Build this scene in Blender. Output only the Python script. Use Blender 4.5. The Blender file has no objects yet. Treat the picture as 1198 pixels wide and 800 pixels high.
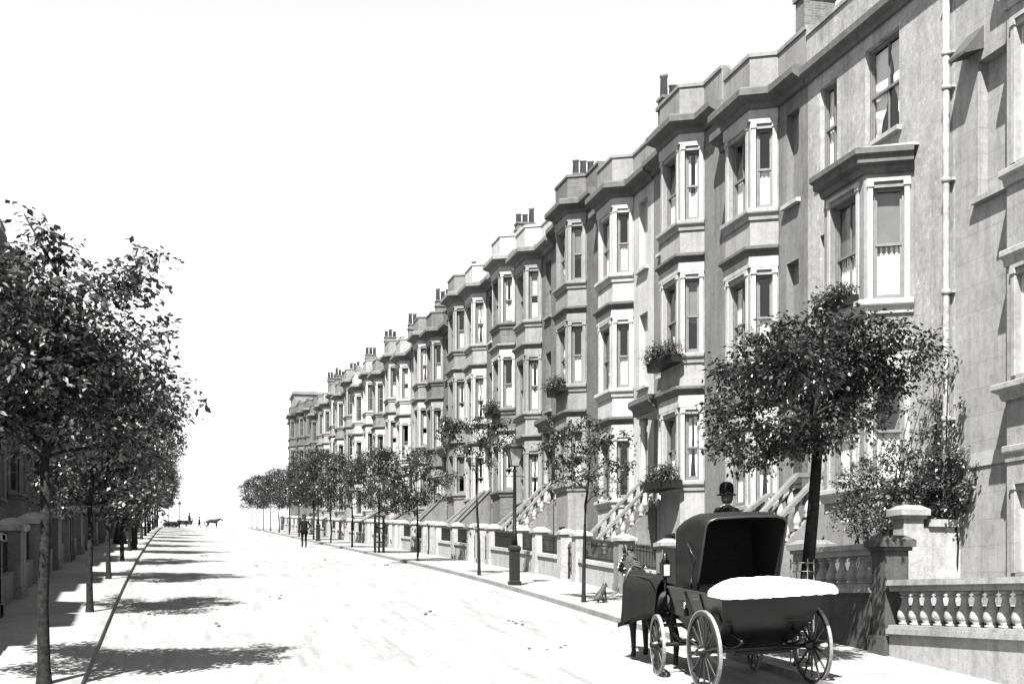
import bpy, math, random
from mathutils import Vector, Matrix
R = random.Random(7)
scene = bpy.context.scene
COL = scene.collection
rad = math.radians

# ------------------------------------------------------------------ terrain profile (metres)
def lin(pts, y):
    if y <= pts[0][0]: return pts[0][1]
    for (a, b), (c, d) in zip(pts, pts[1:]):
        if y <= c: return b + (d - b) * (y - a) / (c - a)
    return pts[-1][1]
ZL = [(-200, -18), (-80, -11.5), (0, -3.75), (24.5, -1.39), (35.75, -.28), (46, .60), (60, 1.69), (87, 3.5), (120, 5.6), (150, 7.4), (188, 9.5), (205, 9.7), (240, 8.6), (500, -10)]
ZR = [(-200, -17), (-80, -10.5), (0, -2.95), (27.75, -.64), (35.7, 0), (44.8, .69), (64, 1.92), (73.3, 2.5), (96.2, 3.9), (127.7, 5.85), (150, 7.25), (188, 9.5), (205, 9.7), (240, 8.6), (500, -10)]
KL, KR = -1.48, 9.58            # kerb lines
def smooth(p, y): return sum(lin(p, y + k) for k in (-5, -2.5, 0, 2.5, 5)) / 5
def gz(X, Y):
    t = max(0, min(1, (X - KL) / (KR - KL)))
    return smooth(ZL, Y) * (1 - t) + smooth(ZR, Y) * t
PV = .12
def pv(X, Y): return gz(X, Y) + PV

# ------------------------------------------------------------------ materials
MATS = {}
def nodes(name):
    m = bpy.data.materials.new(name); m.use_nodes = True
    nt = m.node_tree
    return m, nt, nt.nodes['Principled BSDF']
def g(v): return (v, v, v, 1)
def ramp(nt, fac, stops):
    r = nt.nodes.new('ShaderNodeValToRGB')
    while len(r.color_ramp.elements) > 1: r.color_ramp.elements.remove(r.color_ramp.elements[-1])
    r.color_ramp.elements[0].position = stops[0][0]; r.color_ramp.elements[0].color = g(stops[0][1])
    for p, v in stops[1:]:
        e = r.color_ramp.elements.new(p); e.color = g(v)
    nt.links.new(fac, r.inputs['Fac']); return r.outputs['Color']
def pos(nt, sc=(1, 1, 1)):
    gm = nt.nodes.new('ShaderNodeNewGeometry'); mp = nt.nodes.new('ShaderNodeMapping')
    mp.inputs['Scale'].default_value = sc
    nt.links.new(gm.outputs['Position'], mp.inputs['Vector']); return mp.outputs['Vector']
def noise(nt, vec, s, d=5, r=.6):
    n = nt.nodes.new('ShaderNodeTexNoise'); n.inputs['Scale'].default_value = s
    n.inputs['Detail'].default_value = d; n.inputs['Roughness'].default_value = r
    nt.links.new(vec, n.inputs['Vector']); return n.outputs['Fac']
def mul(nt, a, b, f=1., mode='MULTIPLY'):
    x = nt.nodes.new('ShaderNodeMix'); x.data_type = 'RGBA'; x.blend_type = mode
    x.inputs['Factor'].default_value = f
    nt.links.new(a, x.inputs['A']); nt.links.new(b, x.inputs['B']); return x.outputs['Result']
def bump(nt, bs, h, s=.3, d=.02):
    b = nt.nodes.new('ShaderNodeBump'); b.inputs['Strength'].default_value = s; b.inputs['Distance'].default_value = d
    nt.links.new(h, b.inputs['Height']); nt.links.new(b.outputs['Normal'], bs.inputs['Normal'])
def stucco(name, v, var=.3, rough=.85, lines=False, brick=False, speck=False):
    m, nt, bs = nodes(name)
    p = pos(nt)
    blot = ramp(nt, noise(nt, p, .9, 6, .62), [(.28, v * (1 - var)), (.5, v), (.75, min(.92, v * (1 + var * .5)))])
    streak = ramp(nt, noise(nt, pos(nt, (2.2, 2.2, .16)), 1.6, 4, .6), [(.3, 1 - var * .85), (.5, 1.), (.7, 1.05)])
    fine = ramp(nt, noise(nt, p, 7.5, 9, .86), [(.36, 1 - var * .95), (.5, 1.), (.64, 1 + var * .6)])
    c = mul(nt, mul(nt, blot, streak), fine)
    h = noise(nt, p, 34, 4, .65)
    if speck: c = mul(nt, c, ramp(nt, noise(nt, p, 11, 6, .8), [(.56, 1.), (.64, 1.75)]))
    cr = ramp(nt, noise(nt, pos(nt, (1, 1, .5)), .55, 9, .78), [(.34, .55), (.42, 1.)])
    c = mul(nt, c, cr, min(1., var * 1.6))
    if lines or brick:
        sx = nt.nodes.new('ShaderNodeSeparateXYZ'); cb = nt.nodes.new('ShaderNodeCombineXYZ')
        gm = nt.nodes.new('ShaderNodeNewGeometry'); nt.links.new(gm.outputs['Position'], sx.inputs[0])
        ad = nt.nodes.new('ShaderNodeMath'); ad.operation = 'ADD'
        nt.links.new(sx.outputs['X'], ad.inputs[0]); nt.links.new(sx.outputs['Y'], ad.inputs[1])
        nt.links.new(ad.outputs[0], cb.inputs[0]); nt.links.new(sx.outputs['Z'], cb.inputs[1])
        bt = nt.nodes.new('ShaderNodeTexBrick'); nt.links.new(cb.outputs[0], bt.inputs['Vector'])
        bt.inputs['Scale'].default_value = 1
        if lines:
            bt.inputs['Brick Width'].default_value = 1.3; bt.inputs['Row Height'].default_value = .52
            bt.inputs['Mortar Size'].default_value = .006; lo = .66
            bt.inputs['Color1'].default_value = g(1); bt.inputs['Color2'].default_value = g(.93)
        else:
            bt.inputs['Brick Width'].default_value = .23; bt.inputs['Row Height'].default_value = .078
            bt.inputs['Mortar Size'].default_value = .008; lo = 1.25
            bt.inputs['Color1'].default_value = g(1); bt.inputs['Color2'].default_value = g(.6)
        bt.inputs['Mortar'].default_value = g(lo)
        c = mul(nt, c, bt.outputs['Color'])
    nt.links.new(c, bs.inputs['Base Color'])
    bs.inputs['Roughness'].default_value = rough
    bump(nt, bs, h, .35, .012)
    MATS[name] = m; return m
def plain(name, v, rough=.5, var=.25, sc=8, metal=0., spec=.5):
    m, nt, bs = nodes(name)
    c = ramp(nt, noise(nt, pos(nt), sc, 5, .6), [(.3, v * (1 - var)), (.65, min(.95, v * (1 + var * .4)))])
    nt.links.new(c, bs.inputs['Base Color']); bs.inputs['Roughness'].default_value = rough
    bs.inputs['Metallic'].default_value = metal; bs.inputs['Specular IOR Level'].default_value = spec
    MATS[name] = m; return m
def leafmat(name, lo, hi, gloss=.35):
    m, nt, bs = nodes(name)
    gm = nt.nodes.new('ShaderNodeNewGeometry')
    c = ramp(nt, gm.outputs['Random Per Island'], [(0, lo), (.7, (lo + hi) / 2), (.86, hi), (1, hi * 2.8)])  # palest leaves carry white glints of reflected light in their colour
    nt.links.new(c, bs.inputs['Base Color']); bs.inputs['Roughness'].default_value = gloss
    tr = nt.nodes.new('ShaderNodeBsdfTranslucent'); nt.links.new(c, tr.inputs['Color'])
    mx = nt.nodes.new('ShaderNodeMixShader'); mx.inputs[0].default_value = .2
    out = nt.nodes['Material Output']
    nt.links.new(bs.outputs[0], mx.inputs[1]); nt.links.new(tr.outputs[0], mx.inputs[2]); nt.links.new(mx.outputs[0], out.inputs[0])
    MATS[name] = m; return m
def glassmat():
    m, nt, bs = nodes('window_glass')
    out = nt.nodes['Material Output']
    tr = nt.nodes.new('ShaderNodeBsdfTransparent'); tr.inputs['Color'].default_value = g(.86)
    gl = nt.nodes.new('ShaderNodeBsdfGlossy'); gl.inputs['Roughness'].default_value = .03
    n = noise(nt, pos(nt), 2.2, 2, .5)
    b = nt.nodes.new('ShaderNodeBump'); b.inputs['Strength'].default_value = .12; b.inputs['Distance'].default_value = .05
    nt.links.new(n, b.inputs['Height']); nt.links.new(b.outputs[0], gl.inputs['Normal'])
    lw = nt.nodes.new('ShaderNodeLayerWeight'); lw.inputs['Blend'].default_value = .5      # facing: the same from both sides of the pane
    pw = nt.nodes.new('ShaderNodeMath'); pw.operation = 'POWER'; pw.inputs[1].default_value = 4.5; nt.links.new(lw.outputs['Facing'], pw.inputs[0])
    ad = nt.nodes.new('ShaderNodeMath'); ad.operation = 'MULTIPLY_ADD'; ad.inputs[1].default_value = .9; ad.inputs[2].default_value = .05; nt.links.new(pw.outputs[0], ad.inputs[0])
    mx = nt.nodes.new('ShaderNodeMixShader')
    nt.links.new(ad.outputs[0], mx.inputs[0]); nt.links.new(tr.outputs[0], mx.inputs[1]); nt.links.new(gl.outputs[0], mx.inputs[2])
    nt.links.new(mx.outputs[0], out.inputs[0]); MATS['glass'] = m
glassmat()
stucco('stucco_grey', .095, .34); stucco('stucco_mid', .125, .3); stucco('stucco_dark', .06, .35)
stucco('stucco_pale', .165, .24); stucco('stucco_white', .25, .24); stucco('ashlar', .185, .3, lines=True)
stucco('render_speckled', .19, .36, speck=True)
stucco('brick_wall', .075, .35, brick=True); stucco('brick_chimney', .09, .35, brick=True)
stucco('trim_white', .235, .26, .7); stucco('trim_cream', .13, .26, .75); stucco('trim_grey', .09, .28, .8)
stucco('pier_white', .22, .3); stucco('pier_grey', .1, .38); stucco('stone', .2, .38); stucco('stone_dark', .035, .5)
stucco('pot', .17, .3)
plain('slate', .12, .6, .4, 3); plain('lead', .15, .5, .2, 4); plain('sash_dark', .1, .45); plain('sash_white', .35, .5)
plain('iron', .009, .55, spec=.2); plain('door_dark', .04, .4, .4, 12); plain('curtain', .6, .9, .12, 9); plain('blind_cream', .1, .9, .15, 4)
plain('pane_dark', .02, .08, .5, 1.2); plain('drain_paint', .21, .7, .45, 5); plain('bark', .016, .95, .7, 14, spec=.08); plain('bark_pale', .1, .9, .6, 18)
plain('carriage_black', .005, .35, .3, 6, spec=.4); plain('hood_leather', .007, .55, .5, 9, spec=.22); plain('hood_lining', .012, .95, .3, 20, spec=.1)
plain('white_linen', .85, .95, .06, 14); plain('wheel_paint', .012, .35, .3, 12); plain('iron_tyre', .2, .5, .4, 9, metal=.3)
plain('horse_bay', .006, .6, .4, 6, spec=.25); plain('rug', .009, .95, .5, 40, spec=.1); plain('leather', .012, .4); plain('brass', .7, .25, .1, 9, metal=1.)
plain('skin', .35, .6, .1); plain('suit', .007, .95, .4, 30, spec=.08); plain('hat', .006, .9, .3, 12, spec=.1); plain('dress', .012, .9, .3, 18); plain('straw', .75, .9, .1, 30)
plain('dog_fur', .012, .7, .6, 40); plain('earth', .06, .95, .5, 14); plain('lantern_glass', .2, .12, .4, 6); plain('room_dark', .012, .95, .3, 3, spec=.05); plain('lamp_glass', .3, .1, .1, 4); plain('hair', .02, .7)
leafmat('leaf_dark', .006, .028, .36); leafmat('leaf', .013, .07, .33); leafmat('leaf_light', .015, .075, .3)

def roadmat():
    m, nt, bs = nodes('dusty_road')
    p = pos(nt)
    a = ramp(nt, noise(nt, p, .3, 6, .6), [(.3, .14), (.62, .176)])
    st = ramp(nt, noise(nt, pos(nt, (3.2, .22, 1)), 1.1, 7, .7), [(.36, .62), (.455, .97), (.6, 1.02)])
    rut = ramp(nt, noise(nt, pos(nt, (1.3, .03, 1)), 1.6, 4, .55), [(.36, .8), (.45, 1.)])
    f = ramp(nt, noise(nt, p, 6, 9, .84), [(.36, .6), (.5, 1.), (.66, 1.1)])
    sp = ramp(nt, noise(nt, p, 2.3, 8, .82), [(.31, .25), (.37, 1.)])
    nt.links.new(mul(nt, mul(nt, mul(nt, mul(nt, a, st, .6), rut, .6), f, .6), sp, .8), bs.inputs['Base Color'])
    bs.inputs['Roughness'].default_value = .95; bs.inputs['Specular IOR Level'].default_value = .15
    bump(nt, bs, noise(nt, p, 9, 7, .75), .5, .03); return m
def pavemat():
    m, nt, bs = nodes('paving')
    p = pos(nt)
    br = nt.nodes.new('ShaderNodeTexBrick'); nt.links.new(p, br.inputs['Vector'])
    for k, v in (('Scale', 1), ('Brick Width', .9), ('Row Height', .6), ('Mortar Size', .008)): br.inputs[k].default_value = v
    br.inputs['Color1'].default_value = g(1); br.inputs['Color2'].default_value = g(.9); br.inputs['Mortar'].default_value = g(.72)
    a = ramp(nt, noise(nt, p, .8, 6, .65), [(.3, .15), (.6, .185)])
    f = ramp(nt, noise(nt, p, 17, 4, .75), [(.3, .75), (.5, 1.)])
    nt.links.new(mul(nt, mul(nt, a, br.outputs['Color']), f), bs.inputs['Base Color'])
    bs.inputs['Roughness'].default_value = .95; bs.inputs['Specular IOR Level'].default_value = .15
    bump(nt, bs, noise(nt, p, 30, 4, .7), .3, .01); return m
MATS['road'] = roadmat(); MATS['paving'] = pavemat()
stucco('kerb_stone', .14, .3); stucco('terrain', .08, .4)

# ------------------------------------------------------------------ mesh builder
class MB:
    def __init__(s): s.v = []; s.f = []; s.m = []; s.mi = 0; s.sm = []; s.smooth = False
    def face(s, *ps):
        i = len(s.v); s.v.extend([tuple(p) for p in ps]); s.f.append(tuple(range(i, i + len(ps)))); s.m.append(s.mi); s.sm.append(s.smooth)
    def add(s, vs, fs):
        i = len(s.v); s.v.extend([tuple(v) for v in vs])
        for f in fs: s.f.append(tuple(k + i for k in f)); s.m.append(s.mi); s.sm.append(s.smooth)
    def box(s, x0, x1, y0, y1, z0, z1):
        v = [(x0, y0, z0), (x1, y0, z0), (x1, y1, z0), (x0, y1, z0), (x0, y0, z1), (x1, y0, z1), (x1, y1, z1), (x0, y1, z1)]
        s.add(v, [(0, 3, 2, 1), (4, 5, 6, 7), (0, 1, 5, 4), (1, 2, 6, 5), (2, 3, 7, 6), (3, 0, 4, 7)])
    def hexa(s, b, t):              # bottom quad, top quad (same winding, ccw from above)
        s.add(list(b) + list(t), [(0, 3, 2, 1), (4, 5, 6, 7), (0, 1, 5, 4), (1, 2, 6, 5), (2, 3, 7, 6), (3, 0, 4, 7)])
    def tube(s, pts, rs, n=8, cap=True):
        pts = [Vector(p) for p in pts]; vs = []; fs = []
        for i, p in enumerate(pts):
            d = (pts[min(i + 1, len(pts) - 1)] - pts[max(i - 1, 0)]).normalized()
            u = d.cross(Vector((0, 0, 1)))
            if u.length < .05: u = d.cross(Vector((0, 1, 0)))
            u.normalize(); w = d.cross(u)
            for k in range(n):
                a = 2 * math.pi * k / n
                vs.append(p + rs[i] * (math.cos(a) * u + math.sin(a) * w))
        for i in range(len(pts) - 1):
            for k in range(n):
                a, b = i * n + k, i * n + (k + 1) % n
                fs.append((a, a + n, b + n, b))
        if cap: fs.append(tuple(range(n))); fs.append(tuple(reversed(range((len(pts) - 1) * n, len(pts) * n))))
        o = s.smooth; s.smooth = n > 5; s.add(vs, fs); s.smooth = o
    def lathe(s, prof, c=(0, 0, 0), n=10, sq=False):
        vs = []; fs = []
        for r, z in prof:
            for k in range(n):
                a = 2 * math.pi * (k + (.5 if sq else 0)) / n
                vs.append((c[0] + r * math.cos(a), c[1] + r * math.sin(a), c[2] + z))
        for i in range(len(prof) - 1):
            for k in range(n):
                a, b = i * n + k, i * n + (k + 1) % n
                fs.append((a, b, b + n, a + n))
        fs.append(tuple(reversed(range(n)))); fs.append(tuple(range((len(prof) - 1) * n, len(prof) * n)))
        o = s.smooth; s.smooth = n > 6; s.add(vs, fs); s.smooth = o
    def sweep(s, path, prof):       # path: plan polyline, outward on its right-hand side when walking +y; prof: (offset, z)
        P = [Vector(p) for p in path]; N = []
        for a, b in zip(P, P[1:]):
            d = (b - a).normalized(); N.append(Vector((d.y, -d.x)))
        M = []
        for i in range(len(P)):
            if i == 0: M.append(N[0])
            elif i == len(P) - 1: M.append(N[-1])
            else:
                k = N[i - 1] + N[i]; M.append(k / max(.3, k.dot(N[i])))
        vs = []; fs = []; n = len(prof)
        for p, m in zip(P, M):
            for o, z in prof: vs.append((p.x + m.x * o, p.y + m.y * o, z))
        for i in range(len(P) - 1):
            for k in range(n):
                a, b = i * n + k, i * n + (k + 1) % n
                fs.append((a, a + n, b + n, b))
        fs.append(tuple(range(n))); fs.append(tuple(reversed(range((len(P) - 1) * n, len(P) * n))))
        s.add(vs, fs)
    def build(s, name, mats, parent=None, loc=None):
        me = bpy.data.meshes.new(name); me.from_pydata(s.v, [], s.f)
        for mm in (mats if isinstance(mats, (list, tuple)) else [mats]): me.materials.append(MATS[mm])
        me.polygons.foreach_set('material_index', s.m); me.polygons.foreach_set('use_smooth', s.sm)
        me.update()
        return link(name, me, parent, loc)
def link(name, me, parent=None, loc=None):
    o = bpy.data.objects.new(name, me); COL.objects.link(o)
    if parent: o.parent = parent
    if loc is not None: o.location = loc
    return o
def tag(o, label, cat, group=None):
    o['label'] = label; o['category'] = cat; o['kind'] = 'thing'
    if group: o['group'] = group
    return o
def thing(name, label, cat, loc, rotz=0., group=None):
    o = bpy.data.objects.new(name, None); COL.objects.link(o); o.location = loc; o.rotation_euler = (0, 0, rotz)
    return tag(o, label, cat, group)
def struct(o): o['kind'] = 'structure'; return o
def copy_tree(o, parent=None):
    c = o.copy(); COL.objects.link(c); c.parent = parent
    for ch in list(o.children): copy_tree(ch, c)
    return c
ORD = 'first second third fourth fifth sixth seventh eighth ninth tenth eleventh twelfth thirteenth fourteenth fifteenth sixteenth seventeenth eighteenth nineteenth twentieth twenty-first twenty-second twenty-third twenty-fourth twenty-fifth twenty-sixth'.split()

# ------------------------------------------------------------------ the setting: ground, road, pavements
def strip(name, xs, mat, off, y0=-80, y1=300, step=2.5, bank=None):
    b = MB(); ys = [y0 + step * i for i in range(int((y1 - y0) / step) + 1)]; n = len(xs)
    vs = [(x, y, gz(x, y) + (off if not callable(off) else off(x))) for y in ys for x in xs]
    fs = [(j * n + i, j * n + i + 1, (j + 1) * n + i + 1, (j + 1) * n + i) for j in range(len(ys) - 1) for i in range(n - 1)]
    b.smooth = True; b.add(vs, fs); return struct(b.build(name, mat))
def seq(a, b, n): return [a + (b - a) * i / n for i in range(n + 1)]
strip('ground', seq(-260, -9, 12) + seq(-8, KL, 4) + seq(KL + .5, KR, 8) + seq(KR + .5, 30, 6) + seq(40, 260, 10), 'terrain', -.06, -200, 500, 5)
strip('road', seq(KL - .02, KR + .02, 12), 'road', 0, -80, 201)
strip('cross_road', seq(-60, KL - .03, 6) + seq(KL, KR, 8) + seq(KR + .03, 60, 6), 'road', .004, 193, 203, 1)
strip('pavement', seq(KR + .16, 15.6, 6), 'paving', PV, -80, 192)
strip('pavement', seq(-8.2, KL - .16, 6), 'paving', PV, -80, 192)
def kerb(x0, x1):
    b = MB(); ys = seq(-80, 192, 136)
    for a, c in zip(ys, ys[1:]):
        c2 = c - .012
        q = lambda x, y, o: (x, y, gz(x, y) + o)
        b.hexa([q(x0, a, -.1), q(x1, a, -.1), q(x1, c2, -.1), q(x0, c2, -.1)], [q(x0, a, PV + .004), q(x1, a, PV + .004), q(x1, c2, PV + .004), q(x0, c2, PV + .004)])
    return struct(b.build('kerb', 'kerb_stone'))
kerb(KR, KR + .16); kerb(KL - .16, KL)

# ------------------------------------------------------------------ windows
WIN = {}
def win_frame(w, h, trim, sash, sur=True):
    k = ('f', round(w, 2), round(h, 2), trim, sash, sur)
    if k in WIN: return WIN[k]
    b = MB(); r = -.12
    def fr(x0, x1, ya, yb, z0, z1): b.box(x0, x1, ya, yb, z0, z1)
    b.mi = 1; t = .05
    hw = w / 2
    fr(r - .12, r, -hw, -hw + t, 0, h); fr(r - .12, r, hw - t, hw, 0, h)
    fr(r - .12, r - .002, -hw + t, hw - t, 0, .07); fr(r - .12, r - .002, -hw + t, hw - t, h - .06, h)
    fr(r - .1, r - .02, -hw + t, hw - t, h * .5 - .03, h * .5 + .03)            # meeting rail
    fr(r - .1, r - .04, -hw + t, -hw + t + .045, .07, h - .06); fr(r - .1, r - .04, hw - t - .045, hw - t, .07, h - .06)
    fr(r - .1, r - .04, -hw + t + .045, hw - t - .045, .07, .13)
    if w > .7: fr(r - .09, r - .045, -.014, .014, .13, h - .06)
    if sur:                                                                      # painted surround, capitals
        b.mi = 0; s = .11
        for sg in (-1, 1):
            a, c = sorted((sg * hw, sg * (hw + s)))
            fr(.004, .035, a, c, -.02, h + .02)
            fr(.004, .06, a - .02, c + .02, h + .02, h + .12)
        fr(.004, .045, -hw - s - .02, hw + s + .02, h + .123, h + .2)
    b_ = MB(); me = bpy.data.meshes.new('window_frame'); me.from_pydata(b.v, [], b.f)
    me.materials.append(MATS[trim]); me.materials.append(MATS[sash]); me.polygons.foreach_set('material_index', b.m); me.update()
    WIN[k] = me; return me
def sill_mesh(w, trim):
    k = ('s', round(w, 2), trim)
    if k not in WIN:
        b = MB(); b.hexa([(-.12, -w / 2 - .12, -.13), (.13, -w / 2 - .12, -.13), (.13, w / 2 + .12, -.13), (-.12, w / 2 + .12, -.13)],
                         [(-.12, -w / 2 - .12, .0), (.13, -w / 2 - .12, -.03), (.13, w / 2 + .12, -.03), (-.12, w / 2 + .12, .0)])
        me = bpy.data.meshes.new('sill'); me.from_pydata(b.v, [], b.f); me.materials.append(MATS[trim]); me.update(); WIN[k] = me
    return WIN[k]
def pane_mesh(w, h, dark=False):
    k = ('p', round(w, 2), round(h, 2), dark)
    if k not in WIN:
        b = MB(); y = w / 2 - .05
        b.face((-.19, -y, h / 2), (-.19, y, h / 2), (-.19, y, h - .06), (-.19, -y, h - .06))
        b.face((-.2, -y, .07), (-.2, y, .07), (-.2, y, h / 2), (-.2, -y, h / 2))
        me = bpy.data.meshes.new('pane'); me.from_pydata(b.v, [], b.f); me.materials.append(MATS['pane_dark' if dark else 'glass']); me.update(); WIN[k] = me
    return WIN[k]
def cloth(b, y0, y1, z0, z1, x, amp=.025, wav=.11, n=None):
    n = n or max(4, int((y1 - y0) / .025)); vs = []; ph = R.random() * 6
    for i in range(n + 1):
        y = y0 + (y1 - y0) * i / n
        d = amp * math.sin(y / wav * 2 * math.pi + ph)
        vs += [(x + d, y, z0 + .02 * math.sin(y * 23 + ph)), (x + d * .6, y, z1)]
    b.smooth = True
    b.add(vs, [(2 * i, 2 * i + 2, 2 * i + 3, 2 * i + 1) for i in range(n)])
def curtain_mesh(w, h, kind):
    k = ('c', round(w, 2), round(h, 2), kind)
    if k in WIN: return WIN[k]
    b = MB(); y = w / 2 - .06; x = -.245
    if kind == 0: cloth(b, -y, y, .1, h * .5, x)
    elif kind == 1:
        cloth(b, -y, -y + w * .22, .1, h - .1, x); cloth(b, y - w * .22, y, .1, h - .1, x)
        cloth(b, -y, y, .1, h * .42, x - .06)
    elif kind == 2:                                                             # slatted blind half down over a net
        for i in range(int(h * .45 / .055)):
            z = h - .1 - i * .055; b.face((x, -y, z), (x, y, z), (x - .03, y, z + .03), (x - .03, -y, z + .03))
        cloth(b, -y, y, .1, h * .36, x - .03)
    elif kind == 3:                                                             # lace parted in the middle
        for sg in (-1, 1):
            n = 10; vs = []
            for i in range(n + 1):
                t = i / n; z = h - .1 - t * (h - .2); yy = .03 + t * t * (y - .1) * .8
                vs += [(x + .02 * math.sin(i * 2), sg * y, z), (x + .03 * math.sin(i * 1.7), sg * yy, z)]
            b.add(vs, [(2 * i, 2 * i + 1, 2 * i + 3, 2 * i + 2) for i in range(n)])
    else: cloth(b, -y, y, h * .42, h - .08, x, .006, .6)                        # roller blind
    me = bpy.data.meshes.new('curtain'); me.from_pydata(b.v, [], b.f)
    me.materials.append(MATS['blind_cream' if kind == 4 else 'curtain']); me.polygons.foreach_set('use_smooth', b.sm); me.update()
    WIN[k] = me; return me
def window(parent, M, w, h, trim, sash, lod=0, sur=True, sill=True, kind=None):
    """M: local matrix, x outwards, origin at the middle of the opening's foot"""
    o = link('window', win_frame(w, h, trim, sash, sur), parent); o.matrix_local = M
    link('pane', pane_mesh(w, h, lod > 1), o)
    if sill: link('sill', sill_mesh(w, trim), o)
    if lod < 2:
        k = R.choice([0, 0, 1, 1, 2, 3, 3, 4, None]) if kind is None else kind
        if k is not None and k >= 0:
            link('blind' if k in (2, 4) else 'curtain', curtain_mesh(w, h, k), o)
    return o

# ------------------------------------------------------------------ walls with openings
def wall_seg(b, A, B, z0, z1, holes, rev=.2):
    """one wall plane from A to B in plan; holes: (s0, s1, za, zb, depth, blind)"""
    A = Vector(A); B = Vector(B); d = (B - A); L = d.length; d /= L; n = Vector((d.y, -d.x))
    P = lambda s, z, o=0.: (A.x + d.x * s + n.x * o, A.y + d.y * s + n.y * o, z)
    ss = sorted({0, L} | {h[0] for h in holes} | {h[1] for h in holes}); zs = sorted({z0, z1} | {h[2] for h in holes} | {h[3] for h in holes})
    for a, c in zip(ss, ss[1:]):
        if c - a < 1e-5: continue
        for e, f in zip(zs, zs[1:]):
            if f - e < 1e-5: continue
            m, k = (a + c) / 2, (e + f) / 2
            if any(h[0] < m < h[1] and h[2] < k < h[3] for h in holes): continue
            b.face(P(a, e), P(c, e), P(c, f), P(a, f))
    for h in holes:
        s0, s1, a, c, r, bl = h
        b.face(P(s0, a), P(s0, a, -r), P(s0, c, -r), P(s0, c)); b.face(P(s1, a, -r), P(s1, a), P(s1, c), P(s1, c, -r))
        b.face(P(s0, c), P(s0, c, -r), P(s1, c, -r), P(s1, c)); b.face(P(s0, a, -r), P(s0, a), P(s1, a), P(s1, a, -r))
        if bl: b.face(P(s0, a, -r), P(s1, a, -r), P(s1, c, -r), P(s0, c, -r))
    def mat(s, z):
        return Matrix(((n.x, d.x, 0, P(s, z)[0]), (n.y, d.y, 0, P(s, z)[1]), (0, 0, 1, z), (0, 0, 0, 1)))
    return mat, L

def chimney(parent, x, y, z0, z1, npots=4, lod=0):
    c = MB(); c.box(x - .5, x + .5, y - .28, y + .28, z0, z1); c.box(x - .57, x + .57, y - .35, y + .35, z1 - .35, z1 - .2); c.box(x - .55, x + .55, y - .33, y + .33, z1, z1 + .1)
    o = c.build('chimney', 'brick_chimney', parent)
    for i in range(npots):
        p = MB(); hh = R.choice([.55, .75, .95, .75]); px = x - .36 + .72 * i / max(1, npots - 1)
        p.lathe([(.16, 0), (.14, hh * .8), (.17, hh * .82), (.17, hh * .92), (.12, hh)], (px, y, z1 + .1), 8)
        p.build('chimney_pot', 'pot', o)
    return o

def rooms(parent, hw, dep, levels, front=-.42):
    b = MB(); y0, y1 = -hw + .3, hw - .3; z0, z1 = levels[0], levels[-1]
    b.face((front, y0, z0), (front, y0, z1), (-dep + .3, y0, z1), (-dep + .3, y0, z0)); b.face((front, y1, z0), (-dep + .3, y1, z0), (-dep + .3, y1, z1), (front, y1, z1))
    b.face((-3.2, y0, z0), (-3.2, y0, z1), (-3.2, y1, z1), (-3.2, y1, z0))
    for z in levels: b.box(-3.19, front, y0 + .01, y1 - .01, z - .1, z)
    return b.build('interior', 'room_dark', parent)  # gloom of unlit rooms put into the lining's near-black colour

def mould(b, path, z, h, o):
    b.sweep(path, [(0.002, z - h), (o * .35, z - h), (o * .5, z - h * .6), (o * .9, z - h * .45), (o, z - h * .35), (o, z - h * .05), (o * .9, z), (0.002, z)])

def stair(parent, yd, zf, zg, x0, x1, w, style, bal):
    b = MB(); n = max(3, int((zf - zg) / .18)); run = (x1 - x0) / n
    for i in range(n):
        zt = zf - (i + 1) * (zf - zg) / (n + 1)
        b.box(x0 + i * run, x0 + (i + 1) * run, yd - w / 2, yd + w / 2, zg - .4, zt)
    b.box(.01, x0, yd - w / 2, yd + w / 2, zg - .4, zf - .004)
    b.build('steps', 'pier_grey', parent)
    for sg in (-1, 1):
        y = yd + sg * (w / 2 + .1); c = MB(); bb = MB()
        z0, z1 = zf - .25, zg + .05
        Q = lambda x, yy, o: (x, yy, z0 + (z1 - z0) * (x - x0) / (x1 - x0) + o)
        ya, yb = y - .09, y + .09
        H0 = .3 if bal else .95
        c.hexa([(x0, ya, zg - .4), (x1, ya, zg - .4), (x1, yb, zg - .4), (x0, yb, zg - .4)], [Q(x0, ya, H0), Q(x1, ya, H0), Q(x1, yb, H0), Q(x0, yb, H0)])
        rail = c.build('stair_wall', 'pier_grey', parent)
        k = MB(); t = .96 if bal else .952
        k.hexa([Q(x0, y - .14, t), Q(x1 + .1, y - .14, t), Q(x1 + .1, y + .14, t), Q(x0, y + .14, t)], [Q(x0, y - .14, t + .11), Q(x1 + .1, y - .14, t + .11), Q(x1 + .1, y + .14, t + .11), Q(x0, y + .14, t + .11)])
        k.hexa([(.03, y - .14, z0 + t), (x0 - .002, y - .14, z0 + t), (x0 - .002, y + .14, z0 + t), (.03, y + .14, z0 + t)], [(.03, y - .14, z0 + t + .11), (x0 - .002, y - .14, z0 + t + .11), (x0 - .002, y + .14, z0 + t + .11), (.03, y + .14, z0 + t + .11)])
        k.build('coping', 'pier_grey', rail)
        if bal:
            m = max(5, int((x1 - x0) / .27))
            for i in range(m):
                x = x0 + (x1 - x0) * (i + .5) / m
                link('baluster', baluster_mesh(.66, 'stone'), rail, Q(x, y, .3))
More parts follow.
